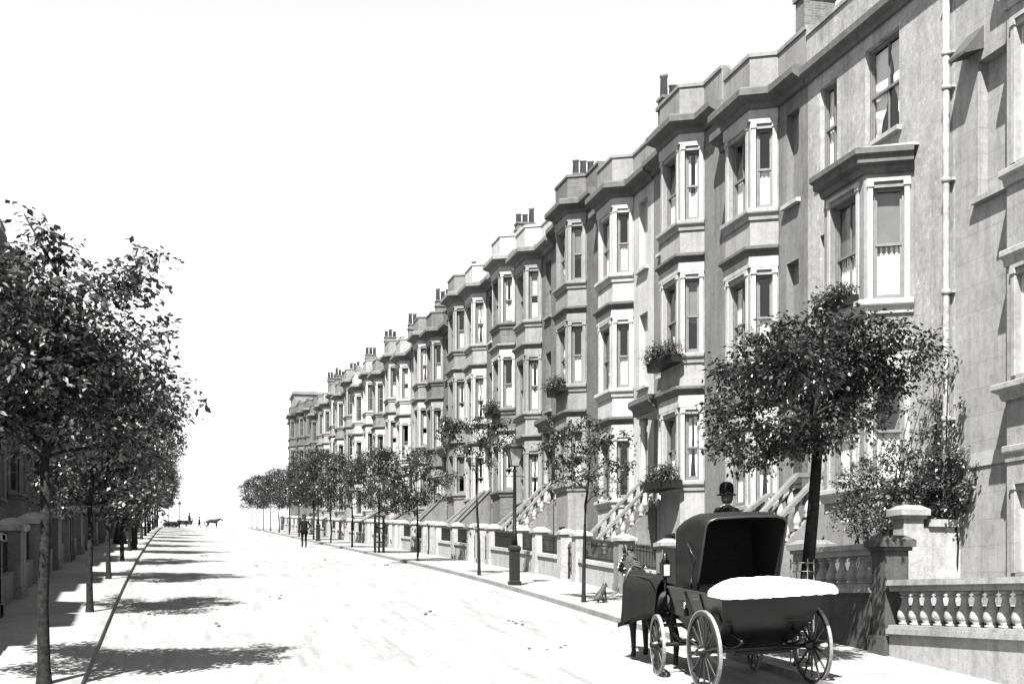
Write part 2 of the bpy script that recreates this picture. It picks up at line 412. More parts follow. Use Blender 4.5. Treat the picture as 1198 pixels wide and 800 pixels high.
def baluster_mesh(h, mat, fat=1.):
    k = ('b', round(h, 2), mat, fat)
    if k not in WIN:
        b = MB(); pr = [(.08, 0), (.08, .07), (.055, .09), (.09, .18), (.1, .28), (.088, .4), (.055, .58), (.04, .72), (.04, .8), (.065, .83), (.065, .86), (.042, .88), (.075, .94), (.075, 1)]
        b.lathe([(r * fat, z * h) for r, z in pr], (0, 0, 0), 12)
        me = bpy.data.meshes.new('baluster'); me.from_pydata(b.v, [], b.f); me.materials.append(MATS[mat]); me.polygons.foreach_set('use_smooth', b.sm); me.update(); WIN[k] = me
    return WIN[k]

def door(parent, M, w, h, mat='door_dark'):
    b = MB(); y = w / 2
    b.box(-.34, -.28, -y, y, 0, 2.1)
    for sy in (-1, 1):
        for z0, z1 in ((.2, .85), (1.05, 1.9)):
            a, c = sorted((sy * .06, sy * (y - .1))); b.box(-.28, -.265, a, c, z0, z1)
    o = b.build('door', mat, parent); o.matrix_local = M
    k = MB(); k.lathe([(.012, 0), (.03, .02), (.03, .045), (.01, .06)], (-.26, y - .05, 1.0), 8); k.build('handle', 'brass', o)
    f = MB(); f.box(-.35, -.25, -y, y, 2.1, 2.2); f.box(-.35, -.27, -.02, .02, 2.2, h - .05); f.box(-.35, -.25, -y, y, h - .05, h)
    f.build('fanlight_frame', 'sash_white', o)
    p = MB(); p.face((-.32, -y, 2.2), (-.32, y, 2.2), (-.32, y, h - .05), (-.32, -y, h - .05)); p.build('fanlight', 'pane_dark', o)

def house(label, X0, rot, ymid, w, H, zb, b0, b1, st, lod=0, p=.65, cant=.35, door_end=0, canopy=False, flats=(0, 1), stair_bal=False, chim=None, x_front=3.0, blind0=False, rows=None, group=None, dep=9., zdoorg=None, name='terraced_house'):
    """local frame: x out to the street, y along it, z=0 at the pavement; b0..b1: bay; flats: which plain bits get windows; door_end: 0 none, -1 on the low-y bit, 1 on the high-y bit"""
    r = thing(name, label, 'house', (X0, ymid, zb), rot, group)
    T = st['trim']; S = st.get('sash', 'sash_dark'); wl = MB(); bay = MB()
    hw = w / 2; P = [(0, -hw), (0, b0), (p, b0 + cant), (p, b1 - cant), (0, b1), (0, hw)]
    par = st.get('par', 1.0)
    rows = rows or [(H - 3.1, H - 1.0), (H - 7.1, H - 4.87), (H - 10.95, H - 8.95)]
    bot = -1.6
    zf = H - 11.5
    todo = []
    for si in range(5):
        A, B = P[si], P[si + 1]; L = math.dist(A, B)
        if L < .02: continue
        holes = []; ws = []
        if si in (1, 3): ww = L * .6
        elif si == 2: ww = min(1.25, L * .7)
        else: ww = min(.85, L * .42)
        flat = si in (0, 4)
        dr = (door_end == -1 and si == 0) or (door_end == 1 and si == 4)
        for ri, (za, zc) in enumerate(rows):
            if flat and ((si == 0 and 0 not in flats) or (si == 4 and 1 not in flats)) : 
                if not (dr and ri == 2): continue
            if flat and L < 1.15: continue
            if flat and ri == 2:
                if dr:
                    holes.append((L / 2 - .55, L / 2 + .55, zf, zf + 2.75, .4, False)); ws.append(('d', L / 2, zf, 1.1, 2.75))
                    continue
            bl = flat and st.get('blind', False)
            a, c = (za, zc) if not flat else (za - .1, zc + .12)
            holes.append((L / 2 - ww / 2, L / 2 + ww / 2, a, c, .2, bl)); ws.append(('b' if bl else 'w', L / 2, a, ww, c - a))
        if si == 2 and lod == 0:
            holes.append((L / 2 - .45, L / 2 + .45, .35, 1.55, .2, False)); ws.append(('w', L / 2, .35, .9, 1.2))
        tgt = wl if flat else bay
        mt, L = wall_seg(tgt, A, B, bot, H + .05, holes)
        todo.append((mt, ws, flat))
    # party walls, back, roof
    for y in (-hw, hw):
        sg = 1 if y > 0 else -1
        q = [(-.012, y, bot), (-.012, y, H + par - .012), (-.5, y, H + par * .8), (-dep / 2, y, H + 2.3), (-dep, y, H + .3), (-dep, y, bot)]
        q2 = [(a, y - sg * .22, c) for a, _, c in q]
        if sg < 0: q.reverse(); q2.reverse()
        wl.face(*q); wl.face(*reversed(q2))
        for i in range(6):
            j = (i + 1) % 6; wl.face(q[i], q2[i], q2[j], q[j])
    wl.face((-dep, hw, bot), (-dep, -hw, bot), (-dep, -hw, H + .2), (-dep, hw, H + .2))
    wl.build('wall', st['wall'], r)
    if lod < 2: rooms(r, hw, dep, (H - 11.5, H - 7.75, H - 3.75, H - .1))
    bo = bay.build('bay', st.get('bay', st['wall']), r)
    ro = MB(); y0, y1 = -hw + .23, hw - .23
    ro.face((-.3, y0, H + .1), (-.3, y1, H + .1), (-dep / 2, y1, H + 2.05), (-dep / 2, y0, H + 2.05)); ro.face((-dep / 2, y0, H + 2.05), (-dep / 2, y1, H + 2.05), (-dep, y1, H + .15), (-dep, y0, H + .15))
    ro.face((p, b0 + cant, H), (p, b1 - cant, H), (-.31, y1, H + .1), (-.31, y0, H + .1))
    rf = ro.build('roof', 'slate', r)
    # mouldings
    c = MB(); e = .004
    PP = [(0, -hw + e)] + P[1:5] + [(0, hw - e)]
    c.sweep(PP, [(.003, H - .5), (.1, H - .5), (.14, H - .36), (.32, H - .28), (.42, H - .22), (.42, H - .05), (.38, H), (.003, H)])
    c.build('cornice', T if st.get('ctrim') else st.get('cor', 'trim_grey'), r)
    k = MB(); k.sweep(PP, [(-.25, H + .002), (.02, H + .002), (.02, H + par - .1), (.06, H + par - .1), (.06, H + par), (-.25, H + par)]); k.build('parapet', st.get('parm', st['wall']), r)
    BP = P[1:5]
    for ri, (za, zc) in enumerate(rows):
        m = MB(); mould(m, BP, za - .02, .3, .13); m.build('string_course', st.get('bay', st['wall']), bo)
        if ri < 2:
            m = MB(); mould(m, BP, za - 1.02, .26, .18); m.build('string_course', st.get('cor', 'trim_grey'), bo)
        m = MB(); m.sweep(BP, [(.003, zc + .2), (.05, zc + .2), (.05, zc + .55), (.003, zc + .55)]); m.build('frieze', T, bo)
    for mt, ws, flat in todo:
        for kind, s, z, ww, hh in ws:
            if kind == 'w': window(r, mt(s, z), ww, hh, T, S, lod, sur=not flat and hh > 1.5, sill=flat or hh < 1.5)
            elif kind == 'b':
                o = link('sill', sill_mesh(ww, T), r); o.matrix_local = mt(s, z)
            else: door(r, mt(s, z), ww, hh, st.get('door', 'door_dark'))
    if door_end:
        A, B = (P[0], P[1]) if door_end < 0 else (P[4], P[5])
        yd = (A[1] + B[1]) / 2; L = abs(B[1] - A[1])
        if canopy:
            zc = rows[1][0] - 1.0; m = MB(); ya, yb = (A[1] + .05, B[1] - .05)
            m.box(.003, p - .02, ya, yb, zc - .5, zc - .02); cp = m.build('porch_canopy', T, r)
            m = MB(); mould(m, [(p - .015, ya - (.0)), (p - .015, yb)], zc + .06, .5, .3); m.build('canopy_moulding', st.get('cor', 'trim_grey'), cp)
            for yy in (ya + .14, yb - .14):
                m = MB(); m.box(p - .36, p - .08, yy - .13, yy + .13, zf - 2.9, zf); m.lathe([(.16, 0), (.16, .12), (.12, .16), (.105, zc - .75 - zf), (.15, zc - .68 - zf), (.15, zc - .502 - zf)], (p - .22, yy, zf), 12)
                m.build('column', T, cp)
        if lod < 2: stair(r, yd, zf, (zdoorg if zdoorg is not None else 0) , .62 if canopy else .35, x_front, min(1.35, L - .3), st, stair_bal)
    if chim is not None: chimney(rf, -2.95, chim, H, H + 3.5, 3)
    return r

# ------------------------------------------------------------------ sunny terrace
XW = 15.5
near = dict(B=33.4, C=38.6, D=45.15, E=50.75, F=57.35, G=62.1, H=68.2, I=72.95, J=79.7, K=84.26, L=91.4, M=96.5, N=102.9, O=108.3, P=115.3, Q=121.1, R=128.1, S=133.0, T=139.9, U=145.3, V=153.1, W=159.0)
corn = dict(B=13.45, C=14.53, D=14.45, E=15.45, F=15.25, G=16.06, H=16.15, I=16.7, J=16.05, K=16.67, L=16.6, M=17.45, N=17.2, O=18.05, P=18.1, Q=19.4, R=19.2, S=20.0, T=20.05, U=20.5, V=20.6, W=22.0)
ids = list(near); BW = 2.4
def ST(wall, trim, bay=None, **k): d = dict(wall=wall, trim=trim, bay=bay or wall, pier='pier_white'); d.update(k); return d
sty = dict(
 B=ST('stucco_grey', 'trim_white', bay='stucco_pale', cor='stucco_dark', parm='stucco_mid', blind=True, pier='pier_grey'), C=ST('stucco_grey', 'trim_white', bay='stucco_pale', cor='stucco_dark', parm='stucco_mid'),  # paler bays hold sunlight, dark cornices hold shade, in their colours
 D=ST('stucco_white', 'trim_white', cor='stucco_dark', parm='stucco_mid', blind=True), E=ST('brick_wall', 'trim_cream', bay='stucco_mid', cor='stucco_dark'),  # dark cornices: shade put into the colour here too
 F=ST('brick_wall', 'trim_cream', bay='stucco_mid', parm='stucco_white', cor='stucco_grey'), G=ST('brick_wall', 'trim_white', cor='stucco_mid', parm='stucco_white'),
 H=ST('brick_wall', 'trim_white', bay='stucco_pale', parm='stucco_white'), I=ST('stucco_grey', 'trim_cream', parm='stucco_grey'),
 J=ST('stucco_dark', 'trim_cream', cor='stucco_dark'), K=ST('stucco_grey', 'trim_white', bay='stucco_mid'),
 L=ST('stucco_pale', 'trim_white', bay='stucco_white'), M=ST('stucco_mid', 'trim_white', bay='stucco_pale'),
 N=ST('stucco_grey', 'trim_white'), O=ST('stucco_pale', 'trim_white', bay='stucco_white'), P=ST('stucco_white', 'trim_white'), Q=ST('stucco_mid', 'trim_cream'),
 R=ST('stucco_grey', 'trim_white'), S=ST('stucco_mid', 'trim_white'), T=ST('stucco_pale', 'trim_white'), U=ST('stucco_mid', 'trim_cream'), V=ST('stucco_dark', 'trim_grey'), W=ST('stucco_dark', 'trim_grey'))
adj = dict(B='grey stucco', C='grey stucco with plant boxes on its bay', D='white-painted', E='brick with pale window surrounds', F='brick with white parapet', G='brick with white trim', H='brick with pale bay', I='plain grey stucco', J='dark stucco with lower cornice', K='grey stucco', L='pale stucco', M='mid-grey stucco', N='grey stucco', O='pale stucco', P='white stucco', Q='greyish stucco', R='grey stucco', S='mid-grey stucco', T='pale stucco', U='greyish stucco', V='dark stucco', W='dark stucco')
parties = [31.7]
for a, b in zip(ids, ids[1:]): parties.append((near[a] + BW + near[b]) / 2)
parties.append(165.0)
GZX = 12.4
def right_garden(i, k, Y0, Y1, doorY, lod, st):
    ym = (Y0 + Y1) / 2; zb = pv(GZX, ym)
    r = thing('garden_wall', '', 'garden wall', (GZX, ym, zb), 0, 'front garden walls on the sunny side')
    z = lambda y: pv(GZX, ym + y) - zb
    pm = st['pier']
    gaps = []
    if doorY is not None: gaps = [(doorY - ym - .62, doorY - ym + .62)]
    ends = [Y0 - ym + .02] + [q for gp in gaps for q in gp] + [Y1 - ym - .02]
    # piers
    pw = .46
    spots = []
    for gp in gaps: spots += [gp[0] - pw / 2, gp[1] + pw / 2]
    e_ = Y1 - ym - pw / 2 - .03
    if all(abs(e_ - q_) > .6 for q_ in spots): spots.append(e_)
    if not gaps: spots.append(0.)
    for y in spots:
        b = MB(); hh = 1.42; b.box(-.24, .24, y - pw / 2, y + pw / 2, z(y) - .6, z(y) + hh)
        b.box(-.27, .27, y - pw / 2 - .03, y + pw / 2 + .03, z(y) - .6, z(y) + .22)
        o = b.build('pier', pm, r)
        c = MB(); c.box(-.3, .3, y - pw / 2 - .06, y + pw / 2 + .06, z(y) + hh + .002, z(y) + hh + .1)
        c.hexa([(-.26, y - pw / 2 - .02, z(y) + hh + .1), (.26, y - pw / 2 - .02, z(y) + hh + .1), (.26, y + pw / 2 + .02, z(y) + hh + .1), (-.26, y + pw / 2 + .02, z(y) + hh + .1)],
               [(-.1, y - .08, z(y) + hh + .2), (.1, y - .08, z(y) + hh + .2), (.1, y + .08, z(y) + hh + .2), (-.1, y + .08, z(y) + hh + .2)])
        c.build('pier_cap', 'trim_white' if pm == 'pier_white' else 'stone', o)
    marks = sorted(spots); runs = []
    lo = Y0 - ym
    for y in marks:
        a, b_ = lo, y - pw / 2 - .03
        if b_ - a > .25 and not any(gp[0] - .05 < (a + b_) / 2 < gp[1] + .05 for gp in gaps): runs.append((a, b_))
        lo = y + pw / 2 + .03
    wl = MB(); cp = MB(); rl = MB()
    for a, b_ in runs:
        q = lambda x, y, o: (x, y, z(y) + o)
        wl.hexa([q(-.14, a, -.6), q(.14, a, -.6), q(.14, b_, -.6), q(-.14, b_, -.6)], [q(-.14, a, .62), q(.14, a, .62), q(.14, b_, .62), q(-.14, b_, .62)])
        cp.hexa([q(-.19, a, .623), q(.19, a, .623), q(.19, b_, .623), q(-.19, b_, .623)], [q(-.17, a, .74), q(.17, a, .74), q(.17, b_, .74), q(-.17, b_, .74)])
        n = int((b_ - a) / (.12 if lod == 0 else .2))
        for j in range(n):
            y = a + (b_ - a) * (j + .5) / n; s_ = .012 if lod == 0 else .018
            rl.hexa([q(-s_, y - s_, .735), q(s_, y - s_, .735), q(s_, y + s_, .735), q(-s_, y + s_, .735)], [q(-s_, y - s_, 1.3), q(s_, y - s_, 1.3), q(s_, y + s_, 1.3), q(-s_, y + s_, 1.3)])
            rl.add([q(-.03, y - .03, 1.3), q(.03, y - .03, 1.3), q(.03, y + .03, 1.3), q(-.03, y + .03, 1.3), q(0, y, 1.42)], [(0, 1, 4), (1, 2, 4), (2, 3, 4), (3, 0, 4), (3, 2, 1, 0)])
        for h in (.8, 1.2): rl.hexa([q(-.012, a, h), q(.012, a, h), q(.012, b_, h), q(-.012, b_, h)], [q(-.012, a, h + .03), q(.012, a, h + .03), q(.012, b_, h + .03), q(-.012, b_, h + .03)])
    if runs:
        wl.build('plinth', pm, r); cp.build('coping', 'stone', r); rl.build('railing', 'iron', r)
    for gp in gaps:
        gt = MB(); x = .0; a, b_ = gp; zz = z((a + b_) / 2)
        n = 9
        for j in range(n):
            y = a + (b_ - a) * (j + .5) / n; gt.box(-.012, .012, y - .012, y + .012, zz + .06, zz + 1.15 + .12 * math.sin(math.pi * (j + .5) / n))
        for h in (.1, .55, 1.05): gt.box(-.015, .015, a + .01, b_ - .01, zz + h, zz + h + .035)
        gt.build('gate', 'iron', r)
    return r
for i, k in enumerate(ids):
    Y0, Y1 = parties[i], parties[i + 1]; ym = (Y0 + Y1) / 2; w = Y1 - Y0
    zb = pv(GZX, ym); n = near[k]; lod = 0 if n < 75 else (1 if n < 100 else 2)
    b1 = ym - n; b0 = ym - (n + BW)
    far_door = i % 2 == 1
    de = -1 if far_door else 1
    if k == 'D': de = 0
    H = corn[k] - zb
    flats = (0,) if far_door else (1,)
    yd_loc = (-w / 2 + b0) / 2 if far_door else (w / 2 + b1) / 2
    doorY = None if de == 0 else ym - yd_loc
    lab = f'{adj[k]} bay-fronted house, {ORD[i]} uphill from the drainpipe house'
    h = house(lab, XW, math.pi, ym, w, H, zb, b0, b1, sty[k], lod, door_end=de, canopy=far_door and n < 100, flats=flats, stair_bal=n < 60, chim=(w / 2 - .01 if far_door else None), x_front=2.75,
              group='bay-fronted terraced houses on the sunny side', zdoorg=(0 if doorY is None else pv(GZX, doorY) - zb))
    gw = right_garden(i, k, Y0, Y1, doorY, lod, sty[k])
    gw['label'] = f'front garden wall with piers of the {ORD[i]} house uphill from the drainpipe house'

# nearest tall house with the drainpipe (A)
def near_house():
    st = ST('render_speckled', 'trim_white', cor='render_speckled', pier='stone')
    Y0, Y1 = 25.0, 31.68; ym = (Y0 + Y1) / 2; zb = pv(GZX, ym); w = Y1 - Y0; hw = w / 2
    r = thing('terraced_house', 'plain speckled stucco house with pale drainpipe and white single bay, nearest in full', 'house', (XW, ym, zb), math.pi)
    L = lambda Y: ym - Y
    Z = lambda z: z - zb
    wl = MB()
    # the flat wall runs local y -hw .. hw
    ops = [(28.73, 27.2, 10.42, 12.62), (31.0, 30.12, 10.5, 12.57), (31.0, 30.12, 6.7, 8.95)]
    holes = [(L(a) + hw, L(b) + hw, Z(c), Z(d), .22, False) for a, b, c, d in ops]
    dz = 2.3
    holes.append((L(31.1) + hw, L(30.0) + hw, Z(dz), Z(dz + 2.75), .4, False))
    H = Z(13.35)
    mt, _ = wall_seg(wl, (0, -hw), (0, hw), -1.6, H + .05, holes)
    for y in (-hw, hw):
        sg = 1 if y > 0 else -1
        q = [(0, y, -1.6), (0, y, H + .9), (-.5, y, H + .7), (-4.5, y, H + 2.3), (-9, y, H + .3), (-9, y, -1.6)]
        if sg < 0: q.reverse()
        wl.face(*q); wl.face(*reversed([(a, b - sg * .2, c) for a, b, c in q]))
    wl.face((-9, hw, -1.6), (-9, -hw, -1.6), (-9, -hw, H + .2), (-9, hw, H + .2))
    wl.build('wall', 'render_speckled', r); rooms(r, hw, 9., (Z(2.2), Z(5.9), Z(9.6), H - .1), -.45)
    for (s0, s1, a, c, d, bl), kd in zip(holes[:3], (3, 1, 0)):
        window(r, mt((s0 + s1) / 2, a), s1 - s0, c - a, 'stone', 'sash_dark', 0, False, True, kd)
    door(r, mt((holes[3][0] + holes[3][1]) / 2, holes[3][2]), 1.1, 2.75)
    e = .004
    c = MB(); c.sweep([(0, -hw + e), (0, hw - e)], [(.003, H - .42), (.08, H - .42), (.1, H - .3), (.2, H - .24), (.24, H - .2), (.24, H - .03), (.2, H), (.003, H)]); c.build('cornice', 'stucco_dark', r)  # cornice shade deepened by its dark colour
    k = MB(); k.sweep([(0, -hw + e), (0, hw - e)], [(-.25, H + .002), (.02, H + .002), (.02, H + .8), (.06, H + .8), (.06, H + .9), (-.25, H + .9)]); k.build('parapet', 'render_speckled', r)
    ro = MB(); ro.face((-.3, -hw + .2, H), (-.3, hw - .2, H), (-4.5, hw - .2, H + 2.05), (-4.5, -hw + .2, H + 2.05)); ro.face((-4.5, -hw + .2, H + 2.05), (-4.5, hw - .2, H + 2.05), (-9, hw - .2, H + .1), (-9, -hw + .2, H + .1))
    rf = ro.build('roof', 'slate', r); chimney(rf, -2.8, -hw + .35, H, H + 1.9, 3)
    # bay
    p = .92; P = [(0, L(29.42)), (p, L(28.95)), (p, L(27.08)), (0, L(26.6))]
    zt = Z(9.72); by = MB(); todo = []
    for si in range(3):
        A, B = P[si], P[si + 1]; LL = math.dist(A, B); ww = LL * .64 if si != 1 else 1.25
        hs = [(LL / 2 - ww / 2, LL / 2 + ww / 2, Z(6.5), Z(8.92), .16, False), (LL / 2 - ww / 2, LL / 2 + ww / 2, Z(2.5), Z(4.8), .16, False)]
        m2, _ = wall_seg(by, A, B, -1.6, zt - .02, hs); todo.append((m2, hs))
    bo = by.build('bay', 'stucco_mid', r)
    for m2, hs in todo:
        for h in hs:
            window(r, m2((h[0] + h[1]) / 2, h[2]), h[1] - h[0], h[3] - h[2], 'trim_white', 'sash_dark', 0, True, False, 4 if h[2] > 5 else 0)
            if h[2] > 5: link('curtain', curtain_mesh(h[1] - h[0], h[3] - h[2], 0), list(r.children)[-1])
    c = MB(); c.sweep(P, [(.003, zt - .5), (.06, zt - .5), (.1, zt - .4), (.1, zt - .34), (.22, zt - .3), (.22, zt - .18), (.3, zt - .12), (.3, zt), (.003, zt)]); c.build('cornice', 'stucco_dark', bo)  # bay cornice shade put into the dark stucco colour
    c = MB(); q = [(P[0][0], P[0][1] - .25), (P[1][0] + .28, P[1][1] - .2), (P[2][0] + .28, P[2][1] + .2), (P[3][0], P[3][1] + .25)]
    c.face(*[(x, y, zt + .004) for x, y in q][::-1]); vs = [(x, y, zt + .006) for x, y in q] + [(0.003, q[0][1] + .1, zt + .1), (0.003, q[3][1] - .1, zt + .1)]
    c.add(vs, [(0, 1, 4), (1, 2, 5, 4), (2, 3, 5)]); c.build('bay_roof', 'lead', bo)
    for z in (6.48, 5.6, 2.48):
        c = MB(); mould(c, P, Z(z), .3, .16); c.build('string_course', 'trim_white', bo)
    c = MB(); c.sweep(P, [(.003, Z(5.0)), (.05, Z(5.0)), (.05, Z(5.3)), (.003, Z(5.3))]); c.build('frieze', 'trim_white', bo)
    # drainpipe
    d = MB(); yy = L(25.12); d.tube([(.12, yy, -.6), (.12, yy, 3), (.12, yy, 9), (.12, yy, H + .5)], [.07] * 4, 12)
    for z in (1.6, 4.1, 6.7, 9.0, 10.9, 11.6, 13.6): d.lathe([(.07, 0), (.095, .02), (.095, .1), (.07, .12)], (.12, yy, z), 12); d.box(0, .08, yy - .16, yy + .16, z + .03, z + .08)
    d.build('drainpipe', 'drain_paint', r)
    stair(r, L(30.55), Z(dz), pv(GZX, 30.5) - zb, .5, 2.75, 1.3, st, True)
    return r
near_house()

# house at the frame's edge (Z)
def edge_house():
    Y0, Y1 = 18.0, 24.98; ym = (Y0 + Y1) / 2; zb = pv(GZX, ym); w = Y1 - Y0; hw = w / 2
    r = thing('terraced_house', 'pale ashlar-scored house cut off at the edge, downhill of the drainpipe', 'house', (XW, ym, zb), math.pi)
    L = lambda Y: ym - Y
    Z = lambda z: z - zb
    H = Z(12.9); wl = MB(); p = .36
    b0, b1 = L(22.85), L(18.6)
    hs = [(L(24.16) + hw, L(23.05) + hw, Z(7.95), Z(10.65), .22, True)]
    mt, _ = wall_seg(wl, (0, -hw), (0, b0), -1.6, H + .9, hs); wall_seg(wl, (0, b1), (0, hw), -1.6, H + .9, [])
    for y in (-hw, hw):
        sg = 1 if y > 0 else -1
        q = [(0, y, -1.6), (0, y, H + .9), (-4.5, y, H + 2.3), (-9, y, H + .3), (-9, y, -1.6)]
        if sg < 0: q.reverse()
        wl.face(*q)
    wl.face((-9, hw, -1.6), (-9, -hw, -1.6), (-9, -hw, H + .2), (-9, hw, H + .2)); wl.build('wall', 'ashlar', r)
    o = link('sill', sill_mesh(1.05, 'stone'), r); o.matrix_local = mt((hs[0][0] + hs[0][1]) / 2, hs[0][2])
    P = [(0, b0), (p, b0 + .2), (p, b1 - .2), (0, b1)]; by = MB(); todo = []
    for si in range(3):
        A, B = P[si], P[si + 1]; LL = math.dist(A, B)
        if si == 1: hh = [(.28, 1.4, *z, .18, False) for z in ((Z(8.1), Z(10.6)), (Z(4.15), Z(6.0)), (Z(.5), Z(2.0)))] + [(1.8, 2.9, *z, .18, False) for z in ((Z(8.1), Z(10.6)), (Z(4.15), Z(6.0)), (Z(.5), Z(2.0)))]
        else: hh = []
        m2, _ = wall_seg(by, A, B, -1.6, H + .9, hh); todo += [(m2, h) for h in hh]
    bo = by.build('bay', 'ashlar', r)
    for m2, h in todo: window(r, m2((h[0] + h[1]) / 2, h[2]), h[1] - h[0], h[3] - h[2], 'stone', 'sash_white', 0, True, False)
    for z, o_ in ((8.0, .14), (6.5, .12), (4.0, .26), (2.85, .08), (11.3, .14)):
        c = MB(); mould(c, P, Z(z), .3, o_); c.build('string_course', 'stone', bo)
    c = MB(); c.box(.003, .03, -hw + .01, b0 - .1, Z(2.62), Z(2.9)); c.build('string_course', 'trim_white', r)
    c = MB(); c.sweep([(0, -hw + .01), (0, b0), (p, b0 + .2), (p, b1 - .2), (0, b1), (0, hw)], [(.003, H - .4), (.24, H - .2), (.24, H), (.003, H)]); c.build('cornice', 'stone', r)
    ro = MB(); ro.face((p, -hw, H + .1), (p, hw, H + .1), (-9, hw, H + .2), (-9, -hw, H + .2)); ro.build('roof', 'slate', r)
    # sloping hood over the blank recess
    c = MB(); ya, yb = L(24.55), L(23.95)
    c.hexa([(.004, ya, Z(10.85)), (.42, ya, Z(10.72)), (.42, yb, Z(10.72)), (.004, yb, Z(10.85))], [(.004, ya, Z(11.3)), (.42, ya, Z(10.79)), (.42, yb, Z(10.79)), (.004, yb, Z(11.3))])
    c.build('window_hood', 'stone_dark', r)
edge_house()

# tall corner block closing the terrace at the crest
def corner_block():
    st = ST('stucco_dark', 'trim_grey', cor='stucco_dark')
    for i, (Y0, Y1, zt, lab) in enumerate(((165.02, 176, 23.0, 'dark terraced house just before the corner block at the top of the hill'), (176.02, 191, 24.3, 'tall dark corner block with raised parapet closing the terrace at the hilltop'))):
        ym = (Y0 + Y1) / 2; zb = pv(GZX, ym); w = Y1 - Y0
        h = house(lab, XW, math.pi, ym, w, zt - zb, zb, -1.6, 1.6, st, 2, chim=(w / 2 - .4 if i == 0 else None), name='corner_house' if i else 'terraced_house')
        if i:
            b = MB(); H = zt - zb; b.box(-7, -.1, -w / 2 + .1, -w / 2 + 6, H + .3, H + 3.4); b.box(-7.2, .1, -w / 2 - .1, -w / 2 + 6.2, H + 3.1, H + 3.5); b.build('attic_storey', 'stucco_mid', h)
corner_block()

# ------------------------------------------------------------------ shaded terrace on the other side
def left_side():
    XL = -7.95; y = 20.5; i = 0; GX = -4.2
    st1 = ST('stucco_grey', 'trim_grey', cor='stucco_mid', pier='pier_grey'); st2 = ST('stucco_mid', 'trim_grey', cor='stucco_mid', pier='pier_grey')
    while y < 165:
        w = 5.9; ym = y + w / 2; zb = pv(GX, ym); far = i % 2 == 1
        b0, b1 = (-2.7, -.3) if far else (.3, 2.7)
        H = 13.3 + (.35 if i % 2 == 0 else -.1)
        k = 'nearest' if i == 0 else ORD[i]
        h = house(f'shaded bay-fronted house behind the leafy trees, {k} going up the hill', XL, 0, ym, w, H, zb, b0, b1, st1 if i % 3 else st2, 2, door_end=1 if far else -1, flats=(1,) if far else (0,),
                  chim=(w / 2 - .01 if far else None), group='terraced houses on the shaded side', rows=None)
        z = lambda yy: pv(GX, ym + yy) - zb
        r = thing('garden_wall', f'shaded garden wall with tall capped piers of the {k} house going up the hill', 'garden wall', (GX, ym, zb), 0, 'front garden walls on the shaded side')
        dy = (2.7 + w / 2) / 2 * (1 if far else -1)
        for yy in (dy - .85, dy + .85, -dy * 1.15 if False else (-w / 2 + .35 if far else w / 2 - .35)):
            b = MB(); b.box(-.33, .33, yy - .33, yy + .33, z(yy) - .6, z(yy) + 1.75); b.box(-.37, .37, yy - .37, yy + .37, z(yy) - .6, z(yy) + .3); o = b.build('pier', 'pier_grey', r)
            c = MB(); c.box(-.42, .42, yy - .42, yy + .42, z(yy) + 1.752, z(yy) + 1.9); c.lathe([(.48, 0), (.3, .1), (.12, .18)], (0, yy, z(yy) + 1.9), 4, True); c.build('pier_cap', 'stone', o)
        a, b_ = (-w / 2 + .72, dy - 1.2) if far else (dy + 1.2, w / 2 - .72)
        q = lambda x, yy, o: (x, yy, z(yy) + o)
        b = MB(); b.hexa([q(-.16, a, -.5), q(.16, a, -.5), q(.16, b_, -.5), q(-.16, b_, -.5)], [q(-.16, a, .75), q(.16, a, .75), q(.16, b_, .75), q(-.16, b_, .75)]); b.build('plinth', 'pier_grey', r)
        b = MB(); n = 26
        for j in range(n):
            yy = a + (b_ - a) * (j + .5) / n; b.hexa([q(-.015, yy - .015, .75), q(.015, yy - .015, .75), q(.015, yy + .015, .75), q(-.015, yy + .015, .75)], [q(-.015, yy - .015, 1.75), q(.015, yy - .015, 1.75), q(.015, yy + .015, 1.75), q(-.015, yy + .015, 1.75)])
        for hh in (.85, 1.6): b.hexa([q(-.015, a, hh), q(.015, a, hh), q(.015, b_, hh), q(-.015, b_, hh)], [q(-.015, a, hh + .03), q(.015, a, hh + .03), q(.015, b_, hh + .03), q(-.015, b_, hh + .03)])
        b.build('railing', 'iron', r)
        y += w; i += 1
left_side()

# ------------------------------------------------------------------ camera numbers also used to read positions off the photograph once (metres out)
F_, TH = 1600., math.atan(395 / 1600.)
SN, CS = math.sin(TH), math.cos(TH)
def at(px, py, Y):                # the point at distance Y up the street seen at this place in the photograph
    u = (px - 600) / F_; X = Y * (SN + u * CS) / (CS - u * SN); d = X * SN + Y * CS
    return Vector((X, Y, (700 - py) / F_ * d))

